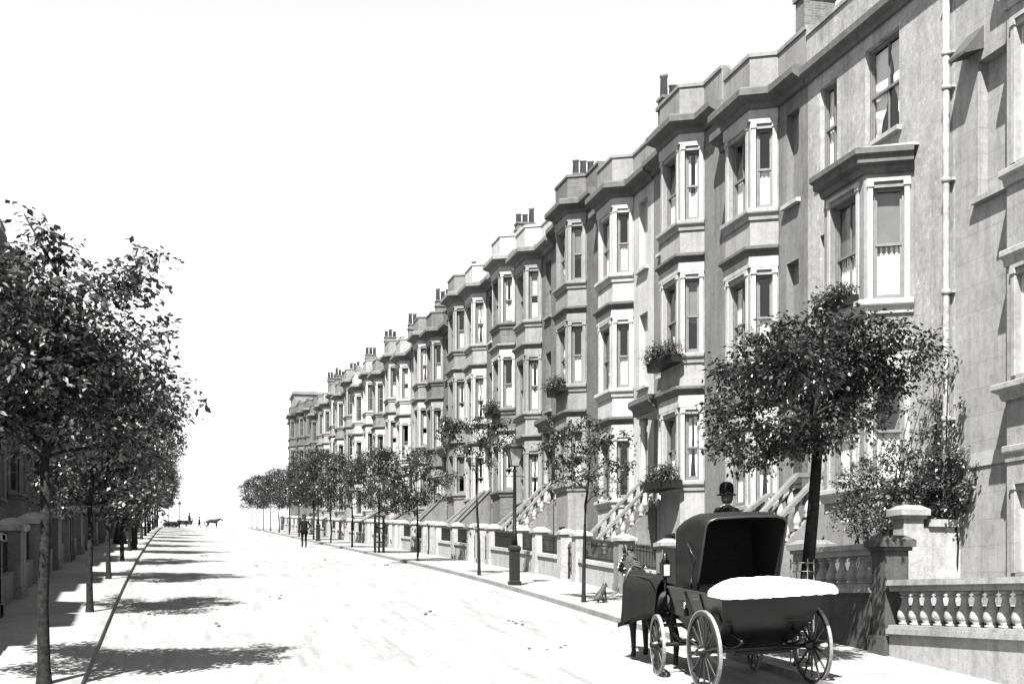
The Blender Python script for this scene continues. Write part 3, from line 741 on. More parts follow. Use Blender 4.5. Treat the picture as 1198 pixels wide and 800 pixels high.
# ------------------------------------------------------------------ trees and plants
def leaves(clusters, size, dens, seed, droop=.35, flat=.75):
    rr = random.Random(seed); b = MB(); vs = []; fs = []
    for (c, r) in clusters:
        n = max(14, int(dens * 5.6 * r * r * (.55 + r * .8)))
        # sprays inside the clump: leaves gather along short twigs so that gaps open between them
        m = max(2, int(n / 9))
        for _ in range(m):
            while True:
                d = Vector((rr.uniform(-1, 1), rr.uniform(-1, 1), rr.uniform(-1, 1)))
                if .15 < d.length < 1: break
            d = d.normalized() * d.length ** .6
            p0 = Vector(c) + Vector((d.x * r, d.y * r, d.z * r * flat))
            tw = Vector((d.x + rr.gauss(0, .5), d.y + rr.gauss(0, .5), d.z * .4 + rr.gauss(0, .25) - droop * .4)).normalized()
            for j in range(9):
                p = p0 + tw * (j - 4) * size * .42 + Vector((rr.gauss(0, 1), rr.gauss(0, 1), rr.gauss(0, .7))) * size * .4
                s = size * rr.uniform(.55, 1.15)
                a = (tw + Vector((rr.gauss(0, .6), rr.gauss(0, .6), rr.gauss(0, .3) - droop))).normalized()
                nn = Vector((rr.gauss(0, .45), rr.gauss(0, .45), 1)); w = a.cross(nn)
                if w.length < .01: continue
                w.normalize(); up = w.cross(a)
                i = len(vs)
                vs += [p, p + a * s * .45 + w * s * .3 + up * s * .06, p + a * s, p + a * s * .45 - w * s * .3 + up * s * .06]
                fs += [(i, i + 1, i + 2), (i, i + 2, i + 3)]
    b.add(vs, fs); return b
def limbs(b, base, fork, clusters, r0, seed, nmain=6, twig=.018):
    rr = random.Random(seed); base = Vector(base); fork = Vector(fork)
    top = max((Vector(c) for c, r in clusters), key=lambda v: v.z)
    ctr = sum((Vector(c) for c, r in clusters), Vector()) / len(clusters)
    lead = [base, base.lerp(fork, .35) + Vector((rr.gauss(0, .02), rr.gauss(0, .02), 0)), base.lerp(fork, .7) + Vector((rr.gauss(0, .025), rr.gauss(0, .025), 0)), fork]
    b.tube([base - Vector((0, 0, .1)), base, base + Vector((0, 0, .25))] + lead[1:], [r0 * 1.5, r0 * 1.35, r0 * 1.05, r0 * .95, r0 * .85, r0 * .75], 9)
    axis = [fork.lerp(ctr, .5), ctr.lerp(top, .5), top]
    b.tube([fork] + axis, [r0 * .72, r0 * .5, r0 * .3, .012], 7)
    pts = [(fork, r0 * .5), (fork.lerp(axis[0], .6), r0 * .45), (axis[0], r0 * .4), (axis[0].lerp(axis[1], .5), r0 * .34), (axis[1], r0 * .25)]
    big = sorted(clusters, key=lambda q: -q[1]); done = []
    for c, r in big:
        c = Vector(c)
        p, pr = min(pts, key=lambda q: (q[0] - c).length + max(0, q[0].z - c.z + .15) * 3)
        mid = p.lerp(c, .5) + Vector((rr.gauss(0, .08), rr.gauss(0, .08), .1 + rr.gauss(0, .06)))
        q = max(.008, min(pr * .7, .03 + r * .03)); e = max(.005, q * .35)
        b.tube([p, p.lerp(mid, .55) + Vector((0, 0, .03)), mid, c], [q, q * .85, q * .65, e], 5, False)
        pts += [(mid, q * .7), (c, e * 1.2)]
        for _ in range(3):
            t = c + Vector((rr.gauss(0, .5), rr.gauss(0, .5), rr.gauss(.1, .35))) * r
            b.tube([c, c.lerp(t, .6) + Vector((0, 0, .03 * r)), t], [e, e * .7, .003], 4, False)
def tree(label, base, fork, clusters, r0, leaf, size, dens, seed, group, bark='bark'):
    base = Vector(base); o = thing('street_tree', label, 'tree', base, 0, group)
    cl = [(Vector(c) - base, r) for c, r in clusters]
    t = MB(); limbs(t, (0, 0, 0), Vector(fork) - base, cl, r0, seed); t.build('trunk', bark, o)
    leaves(cl, size, dens, seed).build('crown', leaf, o); return o
GR, GL = 'street trees on the sunny pavement', 'street trees on the shaded pavement'
# the big one at the left edge, clump by clump
T0 = [(30, 252, .16), (50, 262, .2), (62, 278, .25), (42, 300, .42), (72, 304, .33), (22, 335, .6), (75, 340, .45), (100, 333, .33), (128, 322, .3), (158, 292, .1), (150, 312, .28), (183, 301, .22), (198, 304, .12), (166, 330, .34), (140, 345, .42),
      (110, 370, .5), (60, 385, .75), (15, 400, .8), (150, 392, .42), (188, 382, .22), (203, 394, .14), (172, 412, .4), (198, 414, .15), (122, 430, .6), (178, 440, .42), (206, 455, .25), (223, 466, .13), (236, 473, .07), (66, 450, .8), (0, 470, .8),
      (150, 470, .5), (188, 492, .3), (100, 492, .6), (35, 505, .6), (140, 520, .45), (200, 508, .18), (-40, 400, .9), (-40, 320, .65), (-70, 470, .8), (60, 420, .9), (-90, 360, .7)]
rt = random.Random(3)
B0 = (-2.05, 23.35, pv(-2.05, 23.35))
tree('largest leafy street tree, nearest on the shaded pavement', B0, at(53, 535, 23.35), [(at(x, y, 23.35 + rt.uniform(-1, 1.1) * min(1, r * 1.6)), r * .96) for x, y, r in T0], .1, 'leaf', .15, 300, 11, GL)
# the tree beside the carriage
BT = [(965, 374, .3), (1005, 376, .3), (1045, 388, .35), (1085, 402, .22), (1096, 408, .12), (1075, 425, .3), (1045, 445, .35), (1000, 420, .6), (950, 410, .55), (905, 398, .35), (880, 405, .28), (925, 380, .25), (860, 430, .35), (842, 438, .16), (838, 468, .18), (870, 465, .45), (920, 450, .6),
      (970, 470, .55), (1015, 470, .35), (846, 500, .25), (832, 508, .12), (880, 505, .4), (920, 500, .45), (965, 510, .35), (850, 520, .26), (838, 485, .16), (862, 540, .14), (895, 540, .2), (880, 532, .26), (940, 520, .3), (915, 525, .28), (1010, 500, .25), (1030, 480, .2), (990, 440, .5), (935, 430, .6), (1020, 415, .4), (900, 430, .45)]
BB = (10.05, 20.75, pv(10.05, 20.75))
tree('dense dark street tree standing beside the parked carriage', BB, at(958, 520, 20.75), [(at(x, y, 20.75 + rt.uniform(-1.5, 1.5) * min(1, r * 2.0)), r * 1.0) for x, y, r in BT], .115, 'leaf_dark', .1, 980, 12, GR)
def generic(seed, h, rx, z0, n):
    rr = random.Random(seed); cl = []
    for k in range(n):
        t = rr.random(); a = rr.uniform(0, 6.28); zz = z0 + (h - z0) * t; e = rx * math.sqrt(max(.05, 1 - (1.7 * t - .7) ** 2)) * rr.uniform(.35, 1.)
        cl.append((Vector((e * math.cos(a), e * math.sin(a), zz)), rr.uniform(.22, .5) * rx / 1.5))
    return cl
# the loose young tree by the dog
b1 = (10.05, 33.15, pv(10.05, 33.15))
S1 = [(640, 520, .16), (652, 510, .2), (668, 505, .22), (690, 495, .2), (660, 540, .24), (680, 530, .26), (700, 520, .25), (715, 510, .18), (730, 505, .1), (690, 555, .22), (670, 560, .18), (715, 545, .2), (735, 545, .13), (744, 543, .08), (725, 560, .12), (650, 560, .14), (700, 575, .15), (645, 540, .12), (735, 520, .1), (720, 575, .1)]
tree('thin loose-leaved young tree with the black dog at its foot', b1, at(686, 590, 33.15), [(at(x, y, 33.15 + rt.uniform(-.8, .8)), r * 1.25) for x, y, r in S1], .05, 'leaf_dark', .105, 820, 13, GR)
b2 = (9.9, 44.7, pv(9.9, 44.7))
S2 = [(525, 505, .22), (540, 498, .25), (560, 495, .2), (575, 500, .22), (592, 495, .2), (585, 520, .25), (565, 520, .2), (530, 520, .18), (545, 525, .2), (600, 510, .12), (575, 540, .15), (555, 545, .12), (517, 512, .12)]
tree('sparse young tree just uphill of the street lamp with square base', b2, at(559, 560, 44.7), [(at(x, y, 44.7 + rt.uniform(-.9, .9)), r * 1.35) for x, y, r in S2], .05, 'leaf_dark', .12, 640, 14, GR)
# three reusable crowns for the rest of the sunny pavement
protos = [generic(21, 5.5, 1.75, 2.6, 24), generic(22, 5.8, 1.85, 2.5, 27), generic(23, 5.3, 1.8, 2.5, 25)]
pr = []
for j, cl in enumerate(protos):
    t = MB(); limbs(t, (0, 0, 0), (0, 0, 2.2), cl, .055, 40 + j)
    pr.append((t, leaves(cl, .135, 255, 50 + j)))
meshes = []
n = 3
for Y in (56.9, 68, 78.9, 90, 101, 112.5, 124, 135.5, 147, 159, 171, 183):
    j = n % 3; x = 9.95 + rt.uniform(-.08, .08)
    o = thing('street_tree', '', 'tree', (x, Y, pv(x, Y)), rt.uniform(0, 6), GR)
    if len(meshes) <= j or meshes[j] is None:
        meshes += [None] * (j + 1 - len(meshes))
        a = pr[j][0].build('trunk', 'bark', o); c = pr[j][1].build('crown', 'leaf_dark', o); meshes[j] = (a, c)
    else:
        for s in meshes[j]:
            c = s.copy(); COL.objects.link(c); c.parent = o
    sc = rt.uniform(.95, 1.1) * (.92 if Y < 70 else 1.05); o.scale = (sc * 1.05, sc * 1.05, sc)
    o['label'] = f'dark bushy street tree, {ORD[n]} uphill from the carriage on the sunny pavement'; n += 1
# shaded pavement
lp = [generic(31, 7.4, 2.3, 2.9, 34), generic(32, 7.0, 2.2, 2.8, 32)]
lm = []
n = 1
for Y in (34.3, 45, 55.5, 66.3, 77, 88, 99, 110, 121, 132, 143, 154, 166, 178):
    j = n % 2; x = -1.95 - rt.uniform(0, .1)
    o = thing('street_tree', f'full leafy street tree, {ORD[n]} going up the shaded pavement', 'tree', (x, Y, pv(x, Y)), rt.uniform(0, 6), GL)
    if len(lm) <= (n - 1):
        pass
    if n <= 2:
        t = MB(); limbs(t, (0, 0, 0), (0, 0, 2.7), lp[j], .085, 60 + j); a = t.build('trunk', 'bark', o); c = leaves(lp[j], .15, 260, 70 + j).build('crown', 'leaf', o); lm.append((a, c))
    else:
        for s in lm[n % 2 - 1 if n % 2 else 1]:
            c = s.copy(); COL.objects.link(c); c.parent = o
    sc = rt.uniform(.88, 1.02); o.scale = (sc, sc, sc); n += 1
# shrub and climber by the drainpipe house
def bush(name, label, cat, base, clusters, leaf, size, dens, seed):
    base = Vector(base); o = thing(name, label, cat, base); cl = [(Vector(c) - base, r) for c, r in clusters]
    t = MB(); rr = random.Random(seed)
    for c, r in cl[::2]:
        f = Vector((rr.uniform(-.25, .25), rr.uniform(-.25, .25), 0)); t.tube([f, f.lerp(c, .5) + Vector((rr.gauss(0, .08), rr.gauss(0, .08), .1)), c], [.03, .02, .006], 5, False)
    t.build('stems', 'bark', o); leaves(cl, size, dens, seed).build('foliage', leaf, o)
bs = (14.0, 25.75, pv(14.0, 25.75))
bush('shrub', 'large glossy shrub behind the balustrade piers below the drainpipe', 'shrub', bs, [(at(x, y, 25.75 + rt.uniform(-.4, .4)), r) for x, y, r in
     [(1000, 560, .4), (1025, 545, .4), (1050, 530, .35), (1075, 540, .35), (1000, 590, .4), (1030, 580, .45), (1060, 570, .4), (1085, 570, .35), (1000, 615, .3), (1025, 612, .3), (1105, 575, .2), (1040, 520, .2), (1070, 510, .2), (985, 600, .25), (1065, 480, .15), (1085, 490, .15), (1080, 470, .1)]], 'leaf_light', .085, 950, 15)
iv = (15.3, 25.0, pv(15.3, 25.))
bush('climbing_plant', 'ivy climbing the wall round the foot of the pale drainpipe', 'climber', iv, [(Vector((15.38 + rt.uniform(-.12, .02), Y, z)), r) for Y, z, r in
     [(25.4, 1.8, .3), (25.0, 1.9, .3), (24.6, 1.9, .28), (25.3, 2.3, .28), (24.7, 2.4, .26), (24.35, 2.2, .22), (24.9, 2.8, .26), (24.5, 2.9, .22), (25.3, 2.9, .28), (25.5, 3.4, .25), (24.8, 3.4, .22), (24.6, 3.9, .14), (25.4, 4.0, .2), (25.1, 4.5, .15), (24.9, 4.9, .1), (24.2, 2.6, .15), (25.7, 2.4, .3), (26.0, 2.0, .3), (25.5, 4.5, .12)]], 'leaf', .09, 1050, 16)

# ------------------------------------------------------------------ flower boxes on the bay of the house with plants
def flower_box(label, x, y, z, w, seed, bow=0., hang=.25):
    o = thing('flower_box', label, 'flower box', (x, y, z), math.pi, 'flower boxes on the bay windows')
    b = MB(); n = 10
    out = [(.02 + (.30 + bow * (1 - (2 * i / n - 1) ** 2)), -w / 2 + w * i / n) for i in range(n + 1)]
    vs = []
    for (ox, oy) in out: vs += [(0, oy, 0), (ox, oy, 0), (ox + .04, oy, .24), (0, oy, .24)]
    fs = []
    for i in range(n):
        for k in range(4): fs.append((4 * i + k, 4 * i + (k + 1) % 4, 4 * i + 4 + (k + 1) % 4, 4 * i + 4 + k))
    fs += [(3, 2, 1, 0), tuple(4 * n + k for k in range(4))]
    b.add(vs, fs); b.build('tray', 'iron', o)
    rr = random.Random(seed); cl = []
    for k in range(int(w / .16)):
        cl.append((Vector((.2 + bow * .4 + rr.uniform(-.08, .1), -w / 2 + .1 + (w - .2) * rr.random(), .28 + rr.random() * hang * 1.3)), rr.uniform(.16, .31)))
    leaves(cl, .08, 900, seed).build('plants', 'leaf', o)
ymC = (parties[1] + parties[2]) / 2
def sillbox(k, row, label, seed, bow=0., drop=.1):
    n = near[k]; zc = corn[k]; z = zc - (3.1, 7.1, 10.95)[row] - drop
    flower_box(label, XW - .65 - .02, n + 1.2, z, 2.25 if k == 'C' else 1.9, seed, bow)
sillbox('C', 1, 'leafy flower box on the middle bay window above the bowed plant tray', 81, .1, .32)
sillbox('C', 2, 'bowed iron tray of plants on the lowest bay window behind the carriage hood', 82, .45, .25)
sillbox('E', 1, 'small flower box on the middle bay window above the loose young tree', 83, .05, .3)
sillbox('G', 1, 'dark planted box on the middle bay window above the street lamp', 84, .1, .3)
sillbox('I', 1, 'dark planted box on the bay above the sparse young tree', 85, .2, .3)
flower_box('low mound of plants on the sill of the nearest white bay', XW - .95, 28.0, 6.42, 1.5, 86, 0, .12)

# ------------------------------------------------------------------ balustrades in the foreground
def balustrade(label, x, ya, yb, ztop, zpl, seed, mat='stone', base='stone'):
    o = thing('balustrade', label, 'balustrade', (x, (ya + yb) / 2, zpl)); hl = (yb - ya) / 2; h = ztop - zpl
    b = MB(); zg = min(gz(x, ya), gz(x, yb)) - zpl - .3; b.box(-.2, .2, -hl, hl, zg, -.16); b.build('dado', base, o)
    b = MB(); b.sweep([(-.2, -hl), (-.2, hl)], [(0, 0), (0, 0)]) if False else b.box(-.27, .27, -hl, hl, -.158, -.06); b.box(-.22, .22, -hl, hl, -.059, 0); b.build('plinth', mat, o)
    b = MB(); b.box(-.2, .2, -hl, hl, h - .2, h - .1); b.box(-.27, .27, -hl, hl, h - .099, h); b.build('rail', mat, o)
    n = int(2 * hl / .37)
    for i in range(n): link('baluster', baluster_mesh(h - .2, mat, 1.35), o, (0, -hl + 2 * hl * (i + .5) / n, 0))
    return o
balustrade('long stone balustrade with bulbous balusters at the frame edge, nearest', 12.45, 16.6, 21.84, .33, -.46, 1, base='pier_white')  # dado whiter than its rail: sunlight painted into the base colour
balustrade('short shaded balustrade just behind the carriage wheel', 12.45, 22.52, 25.0, 1.0, .27, 2, base='stone_dark')  # dado darker than its rail: shade painted into the base colour
def gate_pier(label, x0, x1, y0, y1, zt, mat, zlow=None):
    cx, cy = (x0 + x1) / 2, (y0 + y1) / 2; zg = gz(cx, cy) - .3 if zlow is None else zlow
    o = thing('gate_pier', label, 'pier', (cx, cy, zg)); hx, hy = (x1 - x0) / 2, (y1 - y0) / 2; h = zt - zg
    b = MB(); b.box(-hx, hx, -hy, hy, 0, h - .25); b.box(-hx - .06, hx + .06, -hy - .06, hy + .06, 0, .75); b.build('shaft', mat, o)
    c = MB(); c.box(-hx - .05, hx + .05, -hy - .05, hy + .05, h - .248, h - .18); c.box(-hx - .1, hx + .1, -hy - .1, hy + .1, h - .179, h - .06)
    c.hexa([(-hx - .1, -hy - .1, h - .059), (hx + .1, -hy - .1, h - .059), (hx + .1, hy + .1, h - .059), (-hx - .1, hy + .1, h - .059)], [(-hx + .05, -hy + .05, h + .03), (hx - .05, -hy + .05, h + .03), (hx - .05, hy - .05, h + .03), (-hx + .05, hy - .05, h + .03)])
    c.build('cap', mat, o); return o
gate_pier('broad pier with tree shade painted into its stone, between the two foreground balustrades', 12.22, 12.68, 21.93, 22.4, 1.1, 'stone_dark')  # shade of the tree put into the pier's dark stone colour
gate_pier('tall grey pier with rounded cap in front of the ivy', 14.18, 14.62, 24.7, 25.12, 1.85, 'stone')
gate_pier('grey pier beside the steps behind the carriage hood', 12.2, 12.75, 25.08, 25.6, 1.15, 'pier_grey')
gate_pier('grey pier at the uphill side of the steps behind the carriage', 12.2, 12.75, 28.2, 28.8, 1.2, 'pier_grey')
w_ = thing('party_wall', 'low coped wall dividing the two gardens below the drainpipe', 'garden wall', (15.1, 24.9, -.9))
b = MB(); b.box(-.46, .38, -.15, .15, 0, 2.35); b.build('wall_panel', 'stone', w_)
b = MB(); b.box(-.36, .38, -.22, .22, 2.352, 2.5); b.build('coping', 'stone', w_)
w_ = thing('garden_wall', 'garden wall and railing of the drainpipe house behind the carriage', 'garden wall', (12.45, 30.2, pv(12.45, 30.2)))
b = MB(); b.box(-.16, .16, -1.35, 1.45, -.6, .7); b.build('plinth', 'pier_grey', w_); b = MB(); b.box(-.2, .2, -1.35, 1.45, .702, .82); b.build('coping', 'stone', w_)
st_ = struct(MB().build('garden_ground', 'paving')) if False else None
b = MB(); b.box(12.68, 15.45, 16, 24.7, -2, -.12); struct(b.build('garden_path', 'paving'))

# ------------------------------------------------------------------ street lamps
def lamp(label, x, y, h=4.35, z=None):
    o = thing('street_lamp', label, 'street lamp', (x, y, pv(x, y) if z is None else z), 0, 'gas street lamps')
    b = MB(); b.lathe([(.24, -.1), (.24, .1), (.19, .13), (.19, 1.0), (.23, 1.04), (.23, 1.12), (.16, 1.18)], (0, 0, 0), 4, True); b.build('pedestal', 'iron', o)
    b = MB(); b.lathe([(.1, 1.18), (.075, 1.5), (.085, 1.55), (.06, 1.6), (.045, h - 1.0), (.07, h - .98), (.05, h - .92), (.03, h - .88), (.03, h - .82)], (0, 0, 0), 10)
    b.tube([(-.3, 0, h - 1.12), (.3, 0, h - 1.12)], [.014, .014], 6); b.build('post', 'iron', o)
    f = MB(); z0, z1 = h - .82, h - .3
    for k in range(4):
        a = math.pi / 4 + k * math.pi / 2; c, s = math.cos(a), math.sin(a); c2, s2 = math.cos(a + math.pi / 2), math.sin(a + math.pi / 2)
        f.tube([(.15 * c, .15 * s, z0), (.3 * c, .3 * s, z1)], [.012, .012], 5)
        f.tube([(.3 * c, .3 * s, z1), (.3 * c2, .3 * s2, z1)], [.014, .014], 5); f.tube([(.15 * c, .15 * s, z0), (.15 * c2, .15 * s2, z0)], [.012, .012], 5)
    f.lathe([(.33, z1), (.2, z1 + .13), (.1, z1 + .17), (.1, z1 + .24), (.04, z1 + .28), (.05, z1 + .31), (.0, z1 + .36)], (0, 0, 0), 8)
    lan = f.build('lantern', 'iron', o)
    p = MB(); p.lathe([(.145, z0 + .01), (.29, z1 - .01)], (0, 0, 0), 4, True); p.build('lantern_pane', 'lantern_glass', lan)
    p = MB(); p.lathe([(.02, z0), (.02, z0 + .2), (.045, z0 + .24), (.04, z0 + .33), (.01, z0 + .36)], (0, 0, 0), 8); p.build('burner', 'lamp_glass', lan)
lamp('iron gas lamp on a square pedestal between the two thin trees', 9.83, 39.5)
lamp('iron gas lamp partly behind the walking man, far up the sunny pavement', 9.85, 97)
lamp('iron gas lamp under the trees of the shaded pavement', -1.87, 68)
lamp('distant gas lamp at the crest beside the far cart', at(211, 600, 199).x, 199, 4.2, 9.6)
o = thing('post', 'tall thin bare post at the crest near the dark hedge', 'post', (at(198, 600, 196).x, 196, 9.5)); b = MB(); b.lathe([(.06, 0), (.05, 2), (.035, 4.4), (.02, 4.45)], (0, 0, 0), 8); b.build('shaft', 'iron', o)
# iron guard round the trunk by the carriage
o = thing('tree_guard', 'iron lattice guard round the trunk beside the carriage', 'tree guard', (10.05, 20.75, pv(10.05, 20.75)))
b = MB()
for k in range(8):
    a = k * math.pi / 4; b.tube([(.2 * math.cos(a), .2 * math.sin(a), 0), (.2 * math.cos(a), .2 * math.sin(a), 1.75)], [.009, .009], 5)
for i in range(12):
    z = .15 + i * .14
    for k in range(8):
        a, c = k * math.pi / 4, (k + 1) * math.pi / 4; b.tube([(.2 * math.cos(a), .2 * math.sin(a), z), (.2 * math.cos(c), .2 * math.sin(c), z)], [.006, .006], 4)
b.build('cage', 'iron_tyre', o)
o = thing('tree_guard', 'dark boxed guard round the fourth tree up the sunny pavement', 'tree guard', (9.95, 68, pv(9.95, 68)))
b = MB()
for k in range(4):
    a = math.pi / 4 + k * math.pi / 2; b.box(.3 * math.cos(a) - .03, .3 * math.cos(a) + .03, .3 * math.sin(a) - .03, .3 * math.sin(a) + .03, 0, 1.9)
for z in (.5, 1.2, 1.8):
    b.box(-.24, .24, -.24, -.2, z, z + .07); b.box(-.24, .24, .2, .24, z, z + .07); b.box(-.24, -.2, -.2, .2, z, z + .07); b.box(.2, .24, -.2, .2, z, z + .07)
b.build('cage', 'iron', o)

# ------------------------------------------------------------------ figures grown from a skeleton
def skin(name, J, B, mats, parent, root, sub=2, pick=None):
    ks = list(J); ix = {k: i for i, k in enumerate(ks)}
    me = bpy.data.meshes.new(name + '_skeleton'); me.from_pydata([J[k][0] for k in ks], [(ix[a], ix[b]) for a, b in B], [])
    o = bpy.data.objects.new(name, me); COL.objects.link(o)
    o.modifiers.new('skin', 'SKIN'); o.modifiers.new('sub', 'SUBSURF').levels = sub
    for k in ks:
        r = J[k][1]; sv = me.skin_vertices[0].data[ix[k]]; sv.radius = r if isinstance(r, tuple) else (r, r); sv.use_root = k == root
    dg = bpy.context.evaluated_depsgraph_get(); dg.update()
    nm = bpy.data.meshes.new_from_object(o.evaluated_get(dg)); bpy.data.objects.remove(o); bpy.data.meshes.remove(me)
    nm.name = name
    for m in mats: nm.materials.append(MATS[m])
    for p in nm.polygons:
        p.use_smooth = True
        p.material_index = pick(p.center) if pick else 0
    return link(name, nm, parent)
def hand(J, B, wrist, s, dirv, tag_, scale=1.):
    w = Vector(J[wrist][0]); d = Vector(dirv).normalized(); side = Vector((0, 1, 0)) if abs(d.y) < .7 else Vector((0, 0, 1))
    side = (side - d * side.dot(d)).normalized(); inn = d.cross(side) * s
    pk = 'palm' + tag_; J[pk] = (tuple(w + d * .07), (.034, .022)); B.append((wrist, pk))
    for i, (o, l) in enumerate(((-.03, .07), (-.01, .08), (.01, .076), (.028, .06))):
        a = f'f{i}{tag_}'; b = f'g{i}{tag_}'
        J[a] = (tuple(w + d * (.1 + l * .35) + side * o + inn * .004), .0095); J[b] = (tuple(w + d * (.1 + l * .75) + side * o * 1.1 + inn * .03), .008)
        B += [(pk, a), (a, b)]
    J['t' + tag_] = (tuple(w + d * .06 + side * .05), .011); J['u' + tag_] = (tuple(w + d * .1 + side * .062 + inn * .02), .009); B += [(wrist, 't' + tag_), ('t' + tag_, 'u' + tag_)]
def person(label, loc, rotz, pose='walk', hat='bowler', dress=False, coat='suit', group=None):
    o = thing('person', label, 'person', loc, rotz, group)
    J = {}; B = []
    sit = pose == 'sit'; H0 = .12 if sit else .95
    def V(x, y, z): return (x, y, z + H0)
    J['pel'] = (V(0, 0, 0), (.15, .12)); J['spi'] = (V(0, .0, .2), (.135, .105)); J['che'] = (V(0, .01, .4), (.165, .12)); J['nek'] = (V(0, .015, .56), .058)
    J['jaw'] = (V(0, .035, .63), (.066, .08)); J['hed'] = (V(0, .03, .71), (.082, .1)); J['top'] = (V(0, .02, .79), (.06, .075))
    J['nose'] = (V(0, .135, .675), .016); J['earl'] = (V(-.088, .02, .68), .018); J['earr'] = (V(.088, .02, .68), .018)
    B += [('pel', 'spi'), ('spi', 'che'), ('che', 'nek'), ('nek', 'jaw'), ('jaw', 'hed'), ('hed', 'top'), ('hed', 'nose'), ('hed', 'earl'), ('hed', 'earr')]
    for s, n in ((-1, 'l'), (1, 'r')):
        sw = (.16 * s if pose == 'walk' else .02)
        J['sh' + n] = (V(.185 * s, 0, .47), .068)
        if sit: e, w = V(.25 * s, .08, .2), V(.12 * s, .32, .17)
        elif pose == 'hips': e, w = V(.33 * s, -.08, .24), V(.2 * s, .03, .06)
        else: e, w = V(.23 * s, -sw * .5, .2), V(.24 * s, -sw * 1.3 + .04, -.04)
        J['el' + n] = (e, .048); J['wr' + n] = (w, .034)
        B += [('che', 'sh' + n), ('sh' + n, 'el' + n), ('el' + n, 'wr' + n)]
        hand(J, B, 'wr' + n, -s, Vector(w) - Vector(e), n)
        J['hip' + n] = (V(.095 * s, 0, -.06), .098)
        if sit: k, a, t = V(.13 * s, .45, .0), V(.12 * s, .5, -.42), V(.12 * s, .66, -.47)
        else: k, a, t = V(.1 * s, sw * .9 + .04, -.47), V(.1 * s, sw * 1.5 - .02, -.86), V(.11 * s, sw * 1.5 + .14, -.91)
        J['kn' + n] = (k, .066); J['an' + n] = (a, .046); J['to' + n] = (t, (.045, .035))
        B += [('pel', 'hip' + n), ('hip' + n, 'kn' + n), ('kn' + n, 'an' + n), ('an' + n, 'to' + n)]
    wl, wr = Vector(J['wrl'][0]), Vector(J['wrr'][0])
    pick = lambda c: 1 if c.z > H0 + .55 or min((c - wl).length, (c - wr).length) < .03 or (min((c - Vector(J['palml'][0])).length, (c - Vector(J['palmr'][0])).length) < .12) else 0
    skin('body', J, B, [coat, 'skin'], o, 'pel', 1, pick)
    z = H0
    h = MB(); h.lathe([(.072, .6), (.097, .66), (.104, .75), (.09, .8), (.03, .825)], (0, -.004, z), 12); h.build('hair', 'hair', o)
    h = MB(); c = (0, .022, z)
    if hat == 'bowler': h.lathe([(.155, .755), (.16, .765), (.108, .772), (.11, .84), (.085, .89), (.03, .905)], c, 14)
    elif hat == 'topper': h.lathe([(.165, .74), (.172, .752), (.12, .765), (.123, .85), (.112, .92), (.07, .96), (.02, .97)], c, 16)
    else: h.lathe([(.27, .76), (.27, .775), (.13, .79), (.12, .87), (.05, .89)], c, 14)
    h.build('hat', 'straw' if hat == 'straw' else 'hat', o)
    k = MB()
    if dress: k.lathe([(.4, -.93), (.36, -.7), (.26, -.3), (.17, .05), (.15, .1)], (0, 0, z), 14); k.build('skirt', coat, o)
    elif sit: k.lathe([(.27, -.02), (.24, .1), (.2, .3), (.215, .43), (.15, .52), (.075, .57)], (0, 0, z), 14); k.build('coat', coat, o)
    else: k.lathe([(.215, -.2), (.2, 0), (.175, .15), (.19, .35), (.17, .47), (.075, .565)], (0, 0, z), 14); k.build('coat', coat, o)
    for q in o.children:
        if q.name.startswith('coat'): q.scale = (1, .78, 1)
    return o
